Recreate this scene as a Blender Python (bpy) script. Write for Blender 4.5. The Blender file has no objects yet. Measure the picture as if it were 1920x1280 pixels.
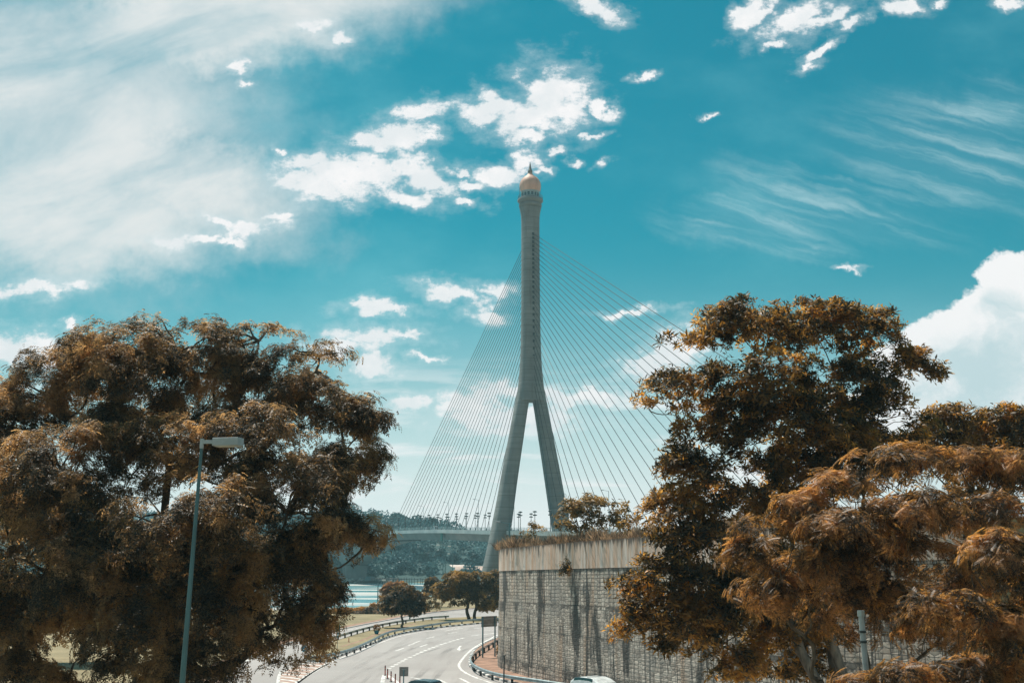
import bpy, math, random
import numpy as np
from mathutils import Vector
R = math.radians
random.seed(7)
RNG = np.random.default_rng(11)
SC = bpy.context.scene
COL = SC.collection

# ------------------------------------------------------------------ camera, sky, sun, exposure
PITCH = R(11.44)
CAM_Z = 10.0
FPX = 2050.0
cam_data = bpy.data.cameras.new('camera')
cam_data.sensor_width = 36.0
cam_data.lens = 36.0 * FPX / 1920.0
cam_data.clip_start = 0.1
cam_data.clip_end = 6000.0
cam = bpy.data.objects.new('camera', cam_data)
COL.objects.link(cam)
cam.location = (0, 0, CAM_Z)
cam.rotation_euler = (math.pi / 2 + PITCH, 0, 0)
SC.camera = cam

SUN_EL, SUN_AZ = R(65), R(-38)            # azimuth from +Y (straight ahead), negative = left
sun_dir = Vector((math.sin(SUN_AZ) * math.cos(SUN_EL), math.cos(SUN_AZ) * math.cos(SUN_EL), math.sin(SUN_EL)))
sl = bpy.data.lights.new('sun', 'SUN')
sl.energy = 5.0
sl.angle = R(0.5)
sl.color = (1.0, 0.9, 0.78)
so = bpy.data.objects.new('sun', sl)
COL.objects.link(so)
so.rotation_euler = (-sun_dir).to_track_quat('-Z', 'Y').to_euler()

SC.view_settings.view_transform = 'Standard'
SC.view_settings.look = 'None'
SC.view_settings.exposure = 0.25
SC.view_settings.gamma = 1.0
SC.view_settings.use_curve_mapping = False
SC.cycles.max_bounces = 6
SC.cycles.diffuse_bounces = 1
SC.cycles.glossy_bounces = 3
SC.cycles.transmission_bounces = 3
SC.cycles.volume_bounces = 0
SC.cycles.use_denoising = True
SC.cycles.sample_clamp_indirect = 6.0

_cp, _sp = math.cos(PITCH), math.sin(PITCH)
def ray(px, py):
    dx, dy = (px - 960) / FPX, (640 - py) / FPX
    return dx, _cp - dy * _sp, _sp + dy * _cp
def P(px, py, Y):
    """world point seen at photo pixel (px,py) at forward distance Y"""
    x, y, z = ray(px, py)
    return Vector((x / y * Y, Y, CAM_Z + z / y * Y))
def G(px, py, z=0.0):
    """world point at height z seen at photo pixel"""
    x, y, zz = ray(px, py)
    t = (z - CAM_Z) / zz
    return Vector((x * t, y * t, z))

# ------------------------------------------------------------------ node helpers
class NT:
    def __init__(s, tree):
        s.t = tree; s.n = tree.nodes; s.l = tree.links
    def new(s, typ, **kw):
        nd = s.n.new(typ)
        for k, v in kw.items():
            setattr(nd, k, v)
        return nd
    def put(s, sock, v):
        if isinstance(v, bpy.types.NodeSocket): s.l.new(v, sock)
        elif v is not None: sock.default_value = v
    def math(s, op, a, b=None, c=None, clamp=False):
        nd = s.new('ShaderNodeMath', operation=op, use_clamp=clamp)
        s.put(nd.inputs[0], a)
        if b is not None: s.put(nd.inputs[1], b)
        if c is not None: s.put(nd.inputs[2], c)
        return nd.outputs[0]
    def vmath(s, op, a, b=None, c=None, scale=None):
        nd = s.new('ShaderNodeVectorMath', operation=op)
        s.put(nd.inputs[0], a)
        if b is not None: s.put(nd.inputs[1], b)
        if c is not None: s.put(nd.inputs[2], c)
        if scale is not None: s.put(nd.inputs['Scale'], scale)
        return nd.outputs['Value'] if op in ('LENGTH', 'DISTANCE', 'DOT_PRODUCT') else nd.outputs[0]
    def mix(s, f, a, b, mode='MIX'):
        nd = s.new('ShaderNodeMix', data_type='RGBA', blend_type=mode)
        s.put(nd.inputs[0], f); s.put(nd.inputs[6], a); s.put(nd.inputs[7], b)
        return nd.outputs[2]
    def smooth(s, v, lo, hi, a=0.0, b=1.0):
        nd = s.new('ShaderNodeMapRange', interpolation_type='SMOOTHSTEP')
        s.put(nd.inputs[0], v); s.put(nd.inputs[1], lo); s.put(nd.inputs[2], hi); s.put(nd.inputs[3], a); s.put(nd.inputs[4], b)
        return nd.outputs[0]
    def noise(s, vec, scale, detail=4, rough=0.55, dist=0.0, dims='3D', color=False):
        nd = s.new('ShaderNodeTexNoise', noise_dimensions=dims)
        s.put(nd.inputs['Vector'], vec)
        nd.inputs['Scale'].default_value = scale
        nd.inputs['Detail'].default_value = detail
        nd.inputs['Roughness'].default_value = rough
        nd.inputs['Distortion'].default_value = dist
        return nd.outputs['Color' if color else 'Fac']
    def mapping(s, vec, loc=(0, 0, 0), rot=(0, 0, 0), sc=(1, 1, 1), kind='POINT'):
        nd = s.new('ShaderNodeMapping', vector_type=kind)
        s.put(nd.inputs[0], vec)
        nd.inputs['Location'].default_value = loc
        nd.inputs['Rotation'].default_value = rot
        nd.inputs['Scale'].default_value = sc
        return nd.outputs[0]

# ------------------------------------------------------------------ sky
world = bpy.data.worlds.new('World')
SC.world = world
world.use_nodes = True
world.cycles.sampling_method = 'MANUAL'
world.cycles.sample_map_resolution = 256
w = NT(world.node_tree)
w.n.clear()
SKY_S = 0.10
out = w.new('ShaderNodeOutputWorld')
bg = w.new('ShaderNodeBackground')
bg.inputs['Strength'].default_value = SKY_S
w.l.new(bg.outputs[0], out.inputs[0])
sky = w.new('ShaderNodeTexSky', sky_type='NISHITA', sun_disc=False)
sky.sun_elevation = SUN_EL
sky.sun_rotation = SUN_AZ
sky.air_density = 1.0
sky.dust_density = 1.0
sky.ozone_density = 1.0
tint = w.mix(1.0, sky.outputs[0], (0.010, 0.665, 0.605, 1), 'MULTIPLY')
tc = w.new('ShaderNodeTexCoord')
gen = tc.outputs['Generated']
sep = w.new('ShaderNodeSeparateXYZ')
w.l.new(gen, sep.inputs[0])
yy = w.math('MAXIMUM', sep.outputs[1], 0.05)
u = w.math('DIVIDE', sep.outputs[0], yy)
v = w.math('DIVIDE', sep.outputs[2], yy)
front = w.smooth(sep.outputs[1], 0.05, 0.3)
cmb = w.new('ShaderNodeCombineXYZ')
w.l.new(u, cmb.inputs[0]); w.l.new(v, cmb.inputs[1])
uv = cmb.outputs[0]
def SU(px, py):
    x, y, z = ray(px, py)
    return x / y, z / y
# horizon haze of the air
hz = w.smooth(v, 0.0, 0.36, 1.0, 0.0)
hz = w.math('POWER', hz, 2.0)
elev = sep.outputs[2]
skyc = w.mix(w.math('MULTIPLY', hz, 0.97), tint, (8.3, 8.35, 8.4, 1))
# warped coordinates for fluffy edges
n1 = w.noise(uv, 26.0, 8, 0.62, color=True)
warp = w.vmath('MULTIPLY', w.vmath('SUBTRACT', n1, (0.5, 0.5, 0.5)), (0.055, 0.04, 0.0))
wuv = w.vmath('ADD', uv, warp)
def blobs(items, vec):
    """smallest normalised ellipse distance over (px, py, rx, ry, rot_deg)"""
    acc = None
    sp_ = w.new('ShaderNodeSeparateXYZ'); w.l.new(vec, sp_.inputs[0])
    for (px, py, rx, ry, *ro) in items:
        cx, cy = SU(px, py)
        k = 1.0 / FPX * 1.03
        cb = w.new('ShaderNodeCombineXYZ')           # chained through z so the shader stack stays small
        w.l.new(sp_.outputs[0], cb.inputs[0]); w.l.new(sp_.outputs[1], cb.inputs[1])
        if acc is not None: w.l.new(acc, cb.inputs[2])
        m = w.mapping(cb.outputs[0], (cx, cy, 0), (0, 0, R(ro[0]) if ro else 0), (rx * k, ry * k, 1e6), 'TEXTURE')
        d = w.vmath('LENGTH', m)
        acc = d if acc is None else w.math('MINIMUM', acc, d)
    return acc
cumulus = [(1035, 190, 62, 58), (985, 225, 58, 30, 10), (1065, 205, 40, 34), (920, 205, 50, 20), (905, 180, 22, 16),
           (985, 262, 34, 22), (905, 220, 30, 14), (800, 203, 52, 16, 20), (745, 248, 62, 26, 22), (765, 255, 45, 24), (690, 270, 34, 18),
           (640, 332, 88, 40), (580, 340, 52, 34), (700, 325, 60, 34), (565, 300, 40, 14), (775, 315, 56, 24, -25), (795, 345, 60, 20, -15),
           (770, 375, 50, 14, -20), (935, 328, 50, 17), (985, 305, 28, 16, -20), (880, 352, 34, 10), (872, 382, 20, 7), (870, 330, 22, 8),
           (415, 425, 38, 9, -18), (470, 428, 44, 16, 15), (320, 452, 36, 11), (385, 450, 24, 6), (510, 405, 26, 7), (440, 455, 26, 5),
           (455, 128, 22, 12), (632, 78, 20, 11), (460, 162, 12, 6), (585, 45, 26, 12),
           (60, 542, 90, 15, 6), (40, 655, 80, 30), (130, 610, 16, 6),
           (690, 578, 50, 12), (860, 552, 64, 14, -8), (905, 590, 32, 12), (930, 545, 36, 12), (740, 585, 36, 9),
           (690, 630, 78, 16), (640, 655, 60, 22), (795, 668, 26, 5), (760, 628, 32, 8), (690, 690, 36, 16),
           (880, 748, 54, 26, 14), (770, 755, 36, 14), (1185, 583, 58, 6, 4), (1262, 660, 62, 34, 30), (1225, 690, 44, 24),
           (960, 785, 110, 20), (1010, 740, 60, 16), (1100, 740, 60, 14),
           (1420, 30, 52, 15, 40), (1490, 40, 62, 26, 25), (1555, 30, 52, 14, 30), (1545, 95, 38, 9, 40), (1455, 88, 24, 8, 25), (1600, 42, 34, 10, 30), (1520, 125, 24, 8, 20),
           (1400, 20, 26, 16, 50), (1692, 12, 36, 13, -15), (1118, 14, 46, 15, -25), (1895, 3, 24, 9), (1208, 142, 24, 7, 15),
           (1128, 306, 17, 5, 18), (1045, 292, 16, 6), (1075, 305, 10, 5), (1130, 210, 22, 12, -30), (1325, 213, 14, 4), (1760, 8, 16, 8),
           (1105, 258, 24, 5, 15), (1585, 498, 20, 4), (520, 275, 12, 5), (1020, 320, 14, 6)]
dC = blobs(cumulus, wuv)
fine = w.noise(w.mapping(uv, sc=(1.0, 1.5, 1)), 36.0, 10, 0.68)
dC = w.math('ADD', dC, w.math('MULTIPLY', w.math('SUBTRACT', fine, 0.5), 3.6))
mC = w.smooth(dC, 1.28, 0.55)
mC2 = w.math('MULTIPLY', w.smooth(dC, 2.3, 0.9), 0.22)
# big cumulus tower at right
tower = [(1905, 520, 70, 60), (1860, 590, 90, 60, 25), (1800, 625, 80, 55, 20), (1750, 650, 75, 55, 20), (1900, 690, 170, 110), (1780, 730, 130, 80), (1690, 690, 75, 55), (1660, 790, 120, 60)]
dT = blobs(tower, w.vmath('ADD', uv, w.vmath('SCALE', warp, scale=0.7)))
dT = w.math('ADD', dT, w.math('MULTIPLY', w.math('SUBTRACT', fine, 0.5), 0.7))
mT = w.smooth(dT, 1.06, 0.86)
# its grey shaded body
dS = blobs([(1850, 680, 110, 75, 25), (1790, 715, 95, 60), (1890, 630, 55, 80), (1900, 740, 120, 60)], wuv)
mS = w.math('MULTIPLY', w.smooth(dS, 1.3, 0.7), w.smooth(w.noise(wuv, 13.0, 7, 0.58), 0.34, 0.6))
# high veil on the left
nv = w.noise(w.mapping(uv, rot=(0, 0, R(14)), sc=(1 / 3.4, 1 / 8.0, 1), kind='TEXTURE'), 1.0, 9, 0.64, 0.5)
dV = blobs([(40, 250, 480, 300, -10), (430, 30, 430, 130, 10), (150, 420, 330, 130), (330, 330, 300, 120, -20)], w.vmath('ADD', uv, w.vmath('SCALE', warp, scale=2.2)))
mV = w.math('MULTIPLY', w.smooth(dV, 1.4, 0.3), w.smooth(nv, 0.28, 0.62, 0.42, 1.0))
# streaky cirrus on the right
ns = w.noise(w.mapping(w.vmath('ADD', uv, w.vmath('SCALE', warp, scale=0.4)), rot=(0, 0, R(-17)), sc=(1 / 6.0, 1 / 52.0, 1), kind='TEXTURE'), 1.0, 6, 0.62, 0.3)
dR = blobs([(1780, 290, 240, 120, -10), (1560, 385, 230, 70, -14), (1850, 220, 120, 80), (1420, 430, 200, 50, -8)], w.vmath('ADD', uv, w.vmath('SCALE', warp, scale=1.5)))
mR = w.math('MULTIPLY', w.smooth(dR, 1.35, 0.2), w.smooth(ns, 0.40, 0.76, 0.05, 0.5))
# thin general veil + low bars near horizon
nb = w.noise(w.mapping(uv, sc=(6.0, 40.0, 1)), 1.0, 5, 0.55, 0.3)
mB = w.math('MULTIPLY', w.smooth(nb, 0.5, 0.66), w.math('MULTIPLY', w.smooth(v, 0.03, 0.06), w.smooth(v, 0.2, 0.12)))
ng = w.noise(w.mapping(uv, sc=(3.0, 5.0, 1), loc=(4, 2, 0)), 1.0, 6, 0.6)
mG = w.smooth(ng, 0.45, 0.8, 0.0, 0.22)
def F(x): return w.math('MULTIPLY', x, front)
c = skyc
c = w.mix(F(mG), c, (3.4, 7.4, 7.8, 1))
c = w.mix(F(mR), c, (6.4, 7.9, 8.0, 1))
c = w.mix(F(w.math('MULTIPLY', mV, 0.97)), c, (7.0, 7.15, 7.1, 1))
c = w.mix(F(w.math('MULTIPLY', mB, 0.95)), c, (8.6, 8.4, 8.4, 1))
c = w.mix(F(mC2), c, (8.0, 8.3, 8.4, 1))
c = w.mix(F(mC), c, w.mix(w.smooth(w.noise(uv, 20.0, 6, 0.6), 0.38, 0.66), (7.1, 7.35, 7.5, 1), (8.5, 8.3, 8.3, 1)))
c = w.mix(F(mT), c, w.mix(mS, (8.4, 8.25, 8.25, 1), (4.9, 6.1, 6.4, 1)))
# unseen broken white cloud, added behind the camera to brighten the shaded sides
nk = w.noise(gen, 2.2, 6, 0.6)
mK = w.math('MULTIPLY', w.math('MULTIPLY', w.smooth(sep.outputs[1], 0.05, -0.35), w.smooth(nk, 0.36, 0.58)), w.smooth(sep.outputs[2], -0.02, 0.1))
c = w.mix(w.math('MULTIPLY', mK, 0.42), c, (7.4, 7.5, 7.5, 1))
w.l.new(c, bg.inputs[0])

# ------------------------------------------------------------------ object helpers
def setp(o, label=None, cat=None, group=None, kind=None):
    if label: o['label'] = label
    if cat: o['category'] = cat
    if group: o['group'] = group
    if kind: o['kind'] = kind
    return o
def empty(name, loc, label, cat, group=None, rz=0.0):
    o = bpy.data.objects.new(name, None)
    COL.objects.link(o)
    o.empty_display_size = 0.3
    o.location = loc
    o.rotation_euler = (0, 0, rz)
    return setp(o, label, cat, group)
def link_mesh(name, me, mats, parent=None):
    o = bpy.data.objects.new(name, me)
    COL.objects.link(o)
    for m in (mats if isinstance(mats, (list, tuple)) else [mats]):
        me.materials.append(m)
    if parent is not None: o.parent = parent
    return o
def copy_tree(o, parent=None):
    c = o.copy(); COL.objects.link(c)
    if parent is not None: c.parent = parent
    for ch in list(o.children): copy_tree(ch, c)
    return c

class MB:
    """collects shapes into ONE mesh"""
    def __init__(s): s.v = []; s.f = []; s.mi = []; s.uv = None
    def add(s, vs, fs, mi=0):
        b = len(s.v)
        s.v += [tuple(p) for p in vs]
        s.f += [tuple(b + i for i in f) for f in fs]
        s.mi += [mi] * len(fs)
    def box(s, c, d, rz=0.0, mi=0, taper=1.0):
        cx, cy, cz = c; hx, hy, hz = d[0] / 2, d[1] / 2, d[2] / 2
        ca, sa = math.cos(rz), math.sin(rz)
        vs = []
        for z, t in ((-hz, 1.0), (hz, taper)):
            for x, y in ((-hx, -hy), (hx, -hy), (hx, hy), (-hx, hy)):
                x *= t; y *= t
                vs.append((cx + x * ca - y * sa, cy + x * sa + y * ca, cz + z))
        s.add(vs, [(3, 2, 1, 0), (4, 5, 6, 7), (0, 1, 5, 4), (1, 2, 6, 5), (2, 3, 7, 6), (3, 0, 4, 7)], mi)
        return s
    def tube(s, pts, rad, n=8, mi=0, cap=True):
        pts = [Vector(p) for p in pts]
        if not isinstance(rad, (list, tuple)): rad = [rad] * len(pts)
        vs = []; fs = []
        prev = None
        for i, p in enumerate(pts):
            d = (pts[min(i + 1, len(pts) - 1)] - pts[max(i - 1, 0)])
            d = d.normalized() if d.length > 1e-9 else Vector((0, 0, 1))
            if prev is None:
                a = d.orthogonal().normalized()
            else:
                a = prev - d * prev.dot(d)
                a = a.normalized() if a.length > 1e-6 else d.orthogonal().normalized()
            prev = a
            b = d.cross(a)
            for k in range(n):
                t = 2 * math.pi * k / n
                vs.append(p + (a * math.cos(t) + b * math.sin(t)) * rad[i])
        for i in range(len(pts) - 1):
            for k in range(n):
                fs.append((i * n + k, i * n + (k + 1) % n, (i + 1) * n + (k + 1) % n, (i + 1) * n + k))
        if cap:
            fs.append(tuple(range(n - 1, -1, -1)))
            fs.append(tuple((len(pts) - 1) * n + k for k in range(n)))
        s.add(vs, fs, mi)
        return s
    def lathe(s, c, prof, n=24, mi=0):
        vs = []; fs = []
        for (r, z) in prof:
            for k in range(n):
                t = 2 * math.pi * k / n
                vs.append((c[0] + r * math.cos(t), c[1] + r * math.sin(t), c[2] + z))
        for i in range(len(prof) - 1):
            for k in range(n):
                fs.append((i * n + k, i * n + (k + 1) % n, (i + 1) * n + (k + 1) % n, (i + 1) * n + k))
        fs.append(tuple(range(n - 1, -1, -1)))
        fs.append(tuple((len(prof) - 1) * n + k for k in range(n)))
        s.add(vs, fs, mi)
        return s
    def sheet(s, poly, z=None, mi=0):
        s.add([(p[0], p[1], p[2] if z is None else z) for p in poly], [tuple(range(len(poly)))], mi)
        return s
    def ribbon(s, pts, width, z, mi=0):
        """flat strip along pts"""
        L, Rr = offset(pts, width / 2), offset(pts, -width / 2)
        vs = [(p[0], p[1], z) for p in L] + [(p[0], p[1], z) for p in Rr]
        n = len(pts)
        s.add(vs, [(i, n + i, n + i + 1, i + 1) for i in range(n - 1)], mi)
        return s
    def sweep(s, pts, prof, mi=0):
        """profile [(lateral, height)] closed loop swept along pts (z from pts)"""
        rows = []
        for (o, h) in prof:
            q = offset(pts, o)
            rows.append([(q[i][0], q[i][1], pts[i][2] + h) for i in range(len(pts))])
        n, m = len(pts), len(prof)
        vs = [rows[j][i] for i in range(n) for j in range(m)]
        fs = []
        for i in range(n - 1):
            for j in range(m):
                a, b = i * m + j, i * m + (j + 1) % m
                fs.append((a, b, b + m, a + m))
        fs.append(tuple(range(m - 1, -1, -1)))
        fs.append(tuple((n - 1) * m + j for j in range(m)))
        s.add(vs, fs, mi)
        return s
    def mesh(s, name, smooth=None):
        me = bpy.data.meshes.new(name)
        me.from_pydata(s.v, [], s.f)
        me.polygons.foreach_set('material_index', s.mi)
        me.update()
        if smooth is not None:
            me.polygons.foreach_set('use_smooth', [True] * len(me.polygons))
            me.set_sharp_from_angle(angle=R(smooth))
        return me
    def build(s, name, mats, parent=None, smooth=None, bevel=0.0):
        o = link_mesh(name, s.mesh(name, smooth), mats, parent)
        if bevel:
            b = o.modifiers.new('bevel', 'BEVEL')
            b.width = bevel; b.segments = 2; b.limit_method = 'ANGLE'; b.angle_limit = R(35)
        return o

def offset(pts, d):
    out_ = []
    n = len(pts)
    for i in range(n):
        a, b = pts[max(i - 1, 0)], pts[min(i + 1, n - 1)]
        tx, ty = b[0] - a[0], b[1] - a[1]
        l = math.hypot(tx, ty) or 1.0
        out_.append((pts[i][0] - ty / l * d, pts[i][1] + tx / l * d))
    return out_
def resample(pts, step):
    """smooth (Catmull-Rom) and resample to even steps"""
    p = [Vector((q[0], q[1], q[2] if len(q) > 2 else 0)) for q in pts]
    dense = []
    for i in range(len(p) - 1):
        a, b, c_, d = p[max(i - 1, 0)], p[i], p[i + 1], p[min(i + 2, len(p) - 1)]
        for k in range(24):
            t = k / 24
            dense.append(0.5 * ((2 * b) + (c_ - a) * t + (2 * a - 5 * b + 4 * c_ - d) * t * t + (3 * b - a - 3 * c_ + d) * t ** 3))
    dense.append(p[-1])
    L = [0.0]
    for i in range(1, len(dense)): L.append(L[-1] + (dense[i] - dense[i - 1]).length)
    n = max(2, int(round(L[-1] / step)) + 1)
    res = []; j = 0
    for k in range(n):
        t = L[-1] * k / (n - 1)
        while j < len(L) - 2 and L[j + 1] < t: j += 1
        f = (t - L[j]) / max(1e-9, L[j + 1] - L[j])
        res.append(dense[j].lerp(dense[j + 1], f))
    return res

# ------------------------------------------------------------------ materials
def mat(name, col, rough=0.6, metal=0.0, var=0.12, scale=3.0, bump=0.0, spec=0.5, stretch=(1, 1, 1), col2=None):
    m = bpy.data.materials.new(name)
    m.use_nodes = True
    t = NT(m.node_tree)
    b = t.n['Principled BSDF']
    tc = t.new('ShaderNodeTexCoord').outputs['Object']
    mp = t.mapping(tc, sc=stretch)
    n = t.noise(mp, scale, 6, 0.6)
    f = t.smooth(n, 0.3, 0.7)
    c2 = col2 or tuple(max(0.0, x * (1 - 2 * var)) for x in col)
    c1 = tuple(min(1.0, x * (1 + var)) for x in col) if col2 is None else col
    cc = t.mix(f, (*c2, 1), (*c1, 1))
    t.l.new(cc, b.inputs['Base Color'])
    b.inputs['Roughness'].default_value = rough
    b.inputs['Metallic'].default_value = metal
    b.inputs['Specular IOR Level'].default_value = spec
    if bump:
        bn = t.new('ShaderNodeBump')
        bn.inputs['Strength'].default_value = bump
        bn.inputs['Distance'].default_value = 0.02
        t.l.new(t.noise(mp, scale * 6, 4), bn.inputs['Height'])
        t.l.new(bn.outputs[0], b.inputs['Normal'])
    return m

def leaf_mat(name, dark, light, accent=None, acc_amt=0.0, trans=0.45, clump=0.6, gloss=0.25, through=(0.62, 0.40, 0.15), rough=0.45):
    """thin leaf: dull reflecting skin, brighter transmitted colour when the sun is behind it"""
    m = bpy.data.materials.new(name)
    m.use_nodes = True
    t = NT(m.node_tree)
    b = t.n['Principled BSDF']
    o = t.n['Material Output']
    geo = t.new('ShaderNodeNewGeometry')
    rnd = geo.outputs['Random Per Island']
    tc = t.new('ShaderNodeTexCoord').outputs['Object']
    n = t.noise(tc, clump, 4, 0.6)
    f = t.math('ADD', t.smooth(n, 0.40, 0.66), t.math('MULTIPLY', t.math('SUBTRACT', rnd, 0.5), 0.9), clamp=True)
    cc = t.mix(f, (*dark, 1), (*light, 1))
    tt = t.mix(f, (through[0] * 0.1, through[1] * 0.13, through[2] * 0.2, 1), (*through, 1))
    if accent:
        a = t.math('MULTIPLY', t.smooth(t.noise(tc, clump * 1.9, 3, 0.6), 0.50, 0.68), t.math('GREATER_THAN', rnd, 1 - acc_amt))
        cc = t.mix(a, cc, (*accent, 1))
        tt = t.mix(a, tt, (min(1, accent[0] * 1.5), accent[1] * 1.5, accent[2] * 1.5, 1))
    t.l.new(cc, b.inputs['Base Color'])
    b.inputs['Roughness'].default_value = rough
    b.inputs['Specular IOR Level'].default_value = gloss
    tr = t.new('ShaderNodeBsdfTranslucent')
    t.l.new(tt, tr.inputs['Color'])
    mx = t.new('ShaderNodeMixShader')
    mx.inputs[0].default_value = trans
    t.l.new(b.outputs[0], mx.inputs[1]); t.l.new(tr.outputs[0], mx.inputs[2])
    t.l.new(mx.outputs[0], o.inputs['Surface'])
    return m

M = {}
M['bark'] = mat('bark', (0.10, 0.075, 0.055), 0.9, var=0.35, scale=5, stretch=(1, 1, 0.3), bump=0.6)
M['bark_pale'] = mat('bark_pale', (0.2, 0.16, 0.13), 0.9, var=0.3, scale=5, stretch=(1, 1, 0.3), bump=0.5)
M['steel'] = mat('galvanised_steel', (0.36, 0.42, 0.44), 0.38, 0.7, var=0.15, scale=2)
M['steel_paint'] = mat('painted_post', (0.10, 0.20, 0.23), 0.45, 0.0, var=0.15, scale=1.5)
M['lamp_pole'] = mat('lamp_pole_paint', (0.065, 0.15, 0.175), 0.42, 0.2, var=0.16, scale=1.2, stretch=(1, 1, 0.4))
M['lamp_head'] = mat('lamp_head_grey', (0.34, 0.38, 0.40), 0.5, 0.2, var=0.08)
M['dark_metal'] = mat('dark_metal', (0.035, 0.05, 0.055), 0.5, 0.3)
M['post_dark'] = mat('weathered_post', (0.05, 0.055, 0.055), 0.7, 0.0, var=0.3, scale=4)
M['white_paint'] = mat('white_road_paint', (0.74, 0.72, 0.70), 0.6, var=0.26, scale=1.3)
M['black_paint'] = mat('black_paint', (0.03, 0.035, 0.04), 0.5, var=0.2)
M['white'] = mat('white_gloss', (0.72, 0.74, 0.74), 0.3, var=0.05)
M['sign_grey'] = mat('sign_back_grey', (0.24, 0.235, 0.23), 0.5, 0.3, var=0.12, scale=3)
M['green_sign'] = mat('green_sign', (0.0, 0.13, 0.12), 0.4)
M['blue_sign'] = mat('blue_sign', (0.0, 0.17, 0.26), 0.4)
M['red'] = mat('red_post', (0.42, 0.06, 0.03), 0.5)
M['glass'] = mat('dark_glass', (0.03, 0.05, 0.055), 0.08, spec=0.8)
M['tyre'] = mat('tyre', (0.02, 0.02, 0.02), 0.8)
M['car_dark'] = mat('dark_car_paint', (0.035, 0.06, 0.07), 0.25, 0.2, spec=0.7)
M['car_white'] = mat('white_car_paint', (0.68, 0.72, 0.73), 0.25, spec=0.6)
M['car_red'] = mat('red_car_paint', (0.35, 0.04, 0.025), 0.25, spec=0.6)
M['bulb'] = mat('lamp_glass', (0.6, 0.62, 0.6), 0.3)
M['gold'] = mat('gold_dome', (0.58, 0.335, 0.25), 0.6, 0.0, var=0.1, scale=0.6, stretch=(1, 1, 0.15))
M['roof_pale'] = mat('pale_roof', (0.62, 0.52, 0.47), 0.7, var=0.12, scale=0.2)
M['roof_pink'] = mat('rusty_roof', (0.50, 0.36, 0.30), 0.7, var=0.2, scale=0.2)
M['house_wall'] = mat('dark_timber_wall', (0.12, 0.12, 0.12), 0.8, var=0.3, scale=0.4)
M['soil'] = mat('red_soil', (0.33, 0.20, 0.145), 0.95, var=0.2, scale=0.6, bump=0.4)
M['stone'] = mat('bank_stone', (0.34, 0.33, 0.31), 0.9, var=0.3, scale=0.8, bump=0.5)
M['railing'] = mat('pale_railing', (0.42, 0.5, 0.52), 0.5, 0.2)
M['cable'] = mat('cable_grey', (0.028, 0.042, 0.048), 0.5, 0.2)

def concrete(name, a, b_, band=0.0, streak=0.0):
    m = bpy.data.materials.new(name)
    m.use_nodes = True
    t = NT(m.node_tree)
    p = t.n['Principled BSDF']
    tc = t.new('ShaderNodeTexCoord').outputs['Object']
    n = t.noise(tc, 0.12, 7, 0.6)
    f = t.smooth(n, 0.3, 0.7)
    cc = t.mix(f, (*a, 1), (*b_, 1))
    if band:
        sp_ = t.new('ShaderNodeSeparateXYZ'); t.l.new(tc, sp_.inputs[0])
        lift = t.math('FRACT', t.math('DIVIDE', sp_.outputs[2], 4.2))
        line = t.math('LESS_THAN', lift, 0.05)
        h = t.noise(t.mapping(tc, sc=(0.05, 0.05, 0.9)), 1.0, 5, 0.7)
        cc = t.mix(t.math('MULTIPLY', t.smooth(h, 0.35, 0.7), band), cc, (0.12, 0.13, 0.13, 1))
        cc = t.mix(t.math('MULTIPLY', line, 0.6), cc, (0.07, 0.075, 0.075, 1))
    if streak:
        s_ = t.noise(t.mapping(tc, sc=(0.6, 0.6, 0.04)), 1.0, 5, 0.7)
        cc = t.mix(t.math('MULTIPLY', t.smooth(s_, 0.5, 0.72), streak), cc, (0.09, 0.09, 0.085, 1))
    t.l.new(cc, p.inputs['Base Color'])
    p.inputs['Roughness'].default_value = 0.85
    return m
M['pylon'] = concrete('pylon_concrete', (0.145, 0.16, 0.162), (0.225, 0.235, 0.23), 0.6, 0.6)
M['deck'] = concrete('deck_concrete', (0.12, 0.137, 0.142), (0.19, 0.20, 0.20), 0, 0.4)
M['fascia'] = concrete('fascia_concrete', (0.30, 0.35, 0.36), (0.42, 0.46, 0.46), 0, 0.3)
M['kerb'] = concrete('kerb_concrete', (0.4, 0.38, 0.36), (0.5, 0.48, 0.46), 0, 0.3)

def ground_mat():
    m = bpy.data.materials.new('dry_grass_ground')
    m.use_nodes = True
    t = NT(m.node_tree); p = t.n['Principled BSDF']
    tc = t.new('ShaderNodeTexCoord').outputs['Object']
    n = t.noise(tc, 0.12, 8, 0.65)
    cc = t.mix(t.smooth(n, 0.35, 0.65), (0.17, 0.135, 0.075, 1), (0.36, 0.28, 0.165, 1))
    n2 = t.noise(tc, 3.0, 6, 0.7)
    sp_ = t.new('ShaderNodeSeparateXYZ'); t.l.new(tc, sp_.inputs[0])
    cc = t.mix(t.smooth(n2, 0.35, 0.75), cc, (0.26, 0.23, 0.13, 1))
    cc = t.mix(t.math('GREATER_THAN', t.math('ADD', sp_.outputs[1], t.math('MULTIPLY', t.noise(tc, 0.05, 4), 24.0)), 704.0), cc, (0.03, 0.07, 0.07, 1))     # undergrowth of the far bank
    t.l.new(cc, p.inputs['Base Color']); p.inputs['Roughness'].default_value = 0.95
    bn = t.new('ShaderNodeBump'); bn.inputs['Strength'].default_value = 0.8; bn.inputs['Distance'].default_value = 0.08
    t.l.new(t.noise(tc, 9.0, 5, 0.7), bn.inputs['Height']); t.l.new(bn.outputs[0], p.inputs['Normal'])
    return m
M['ground'] = ground_mat()
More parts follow.
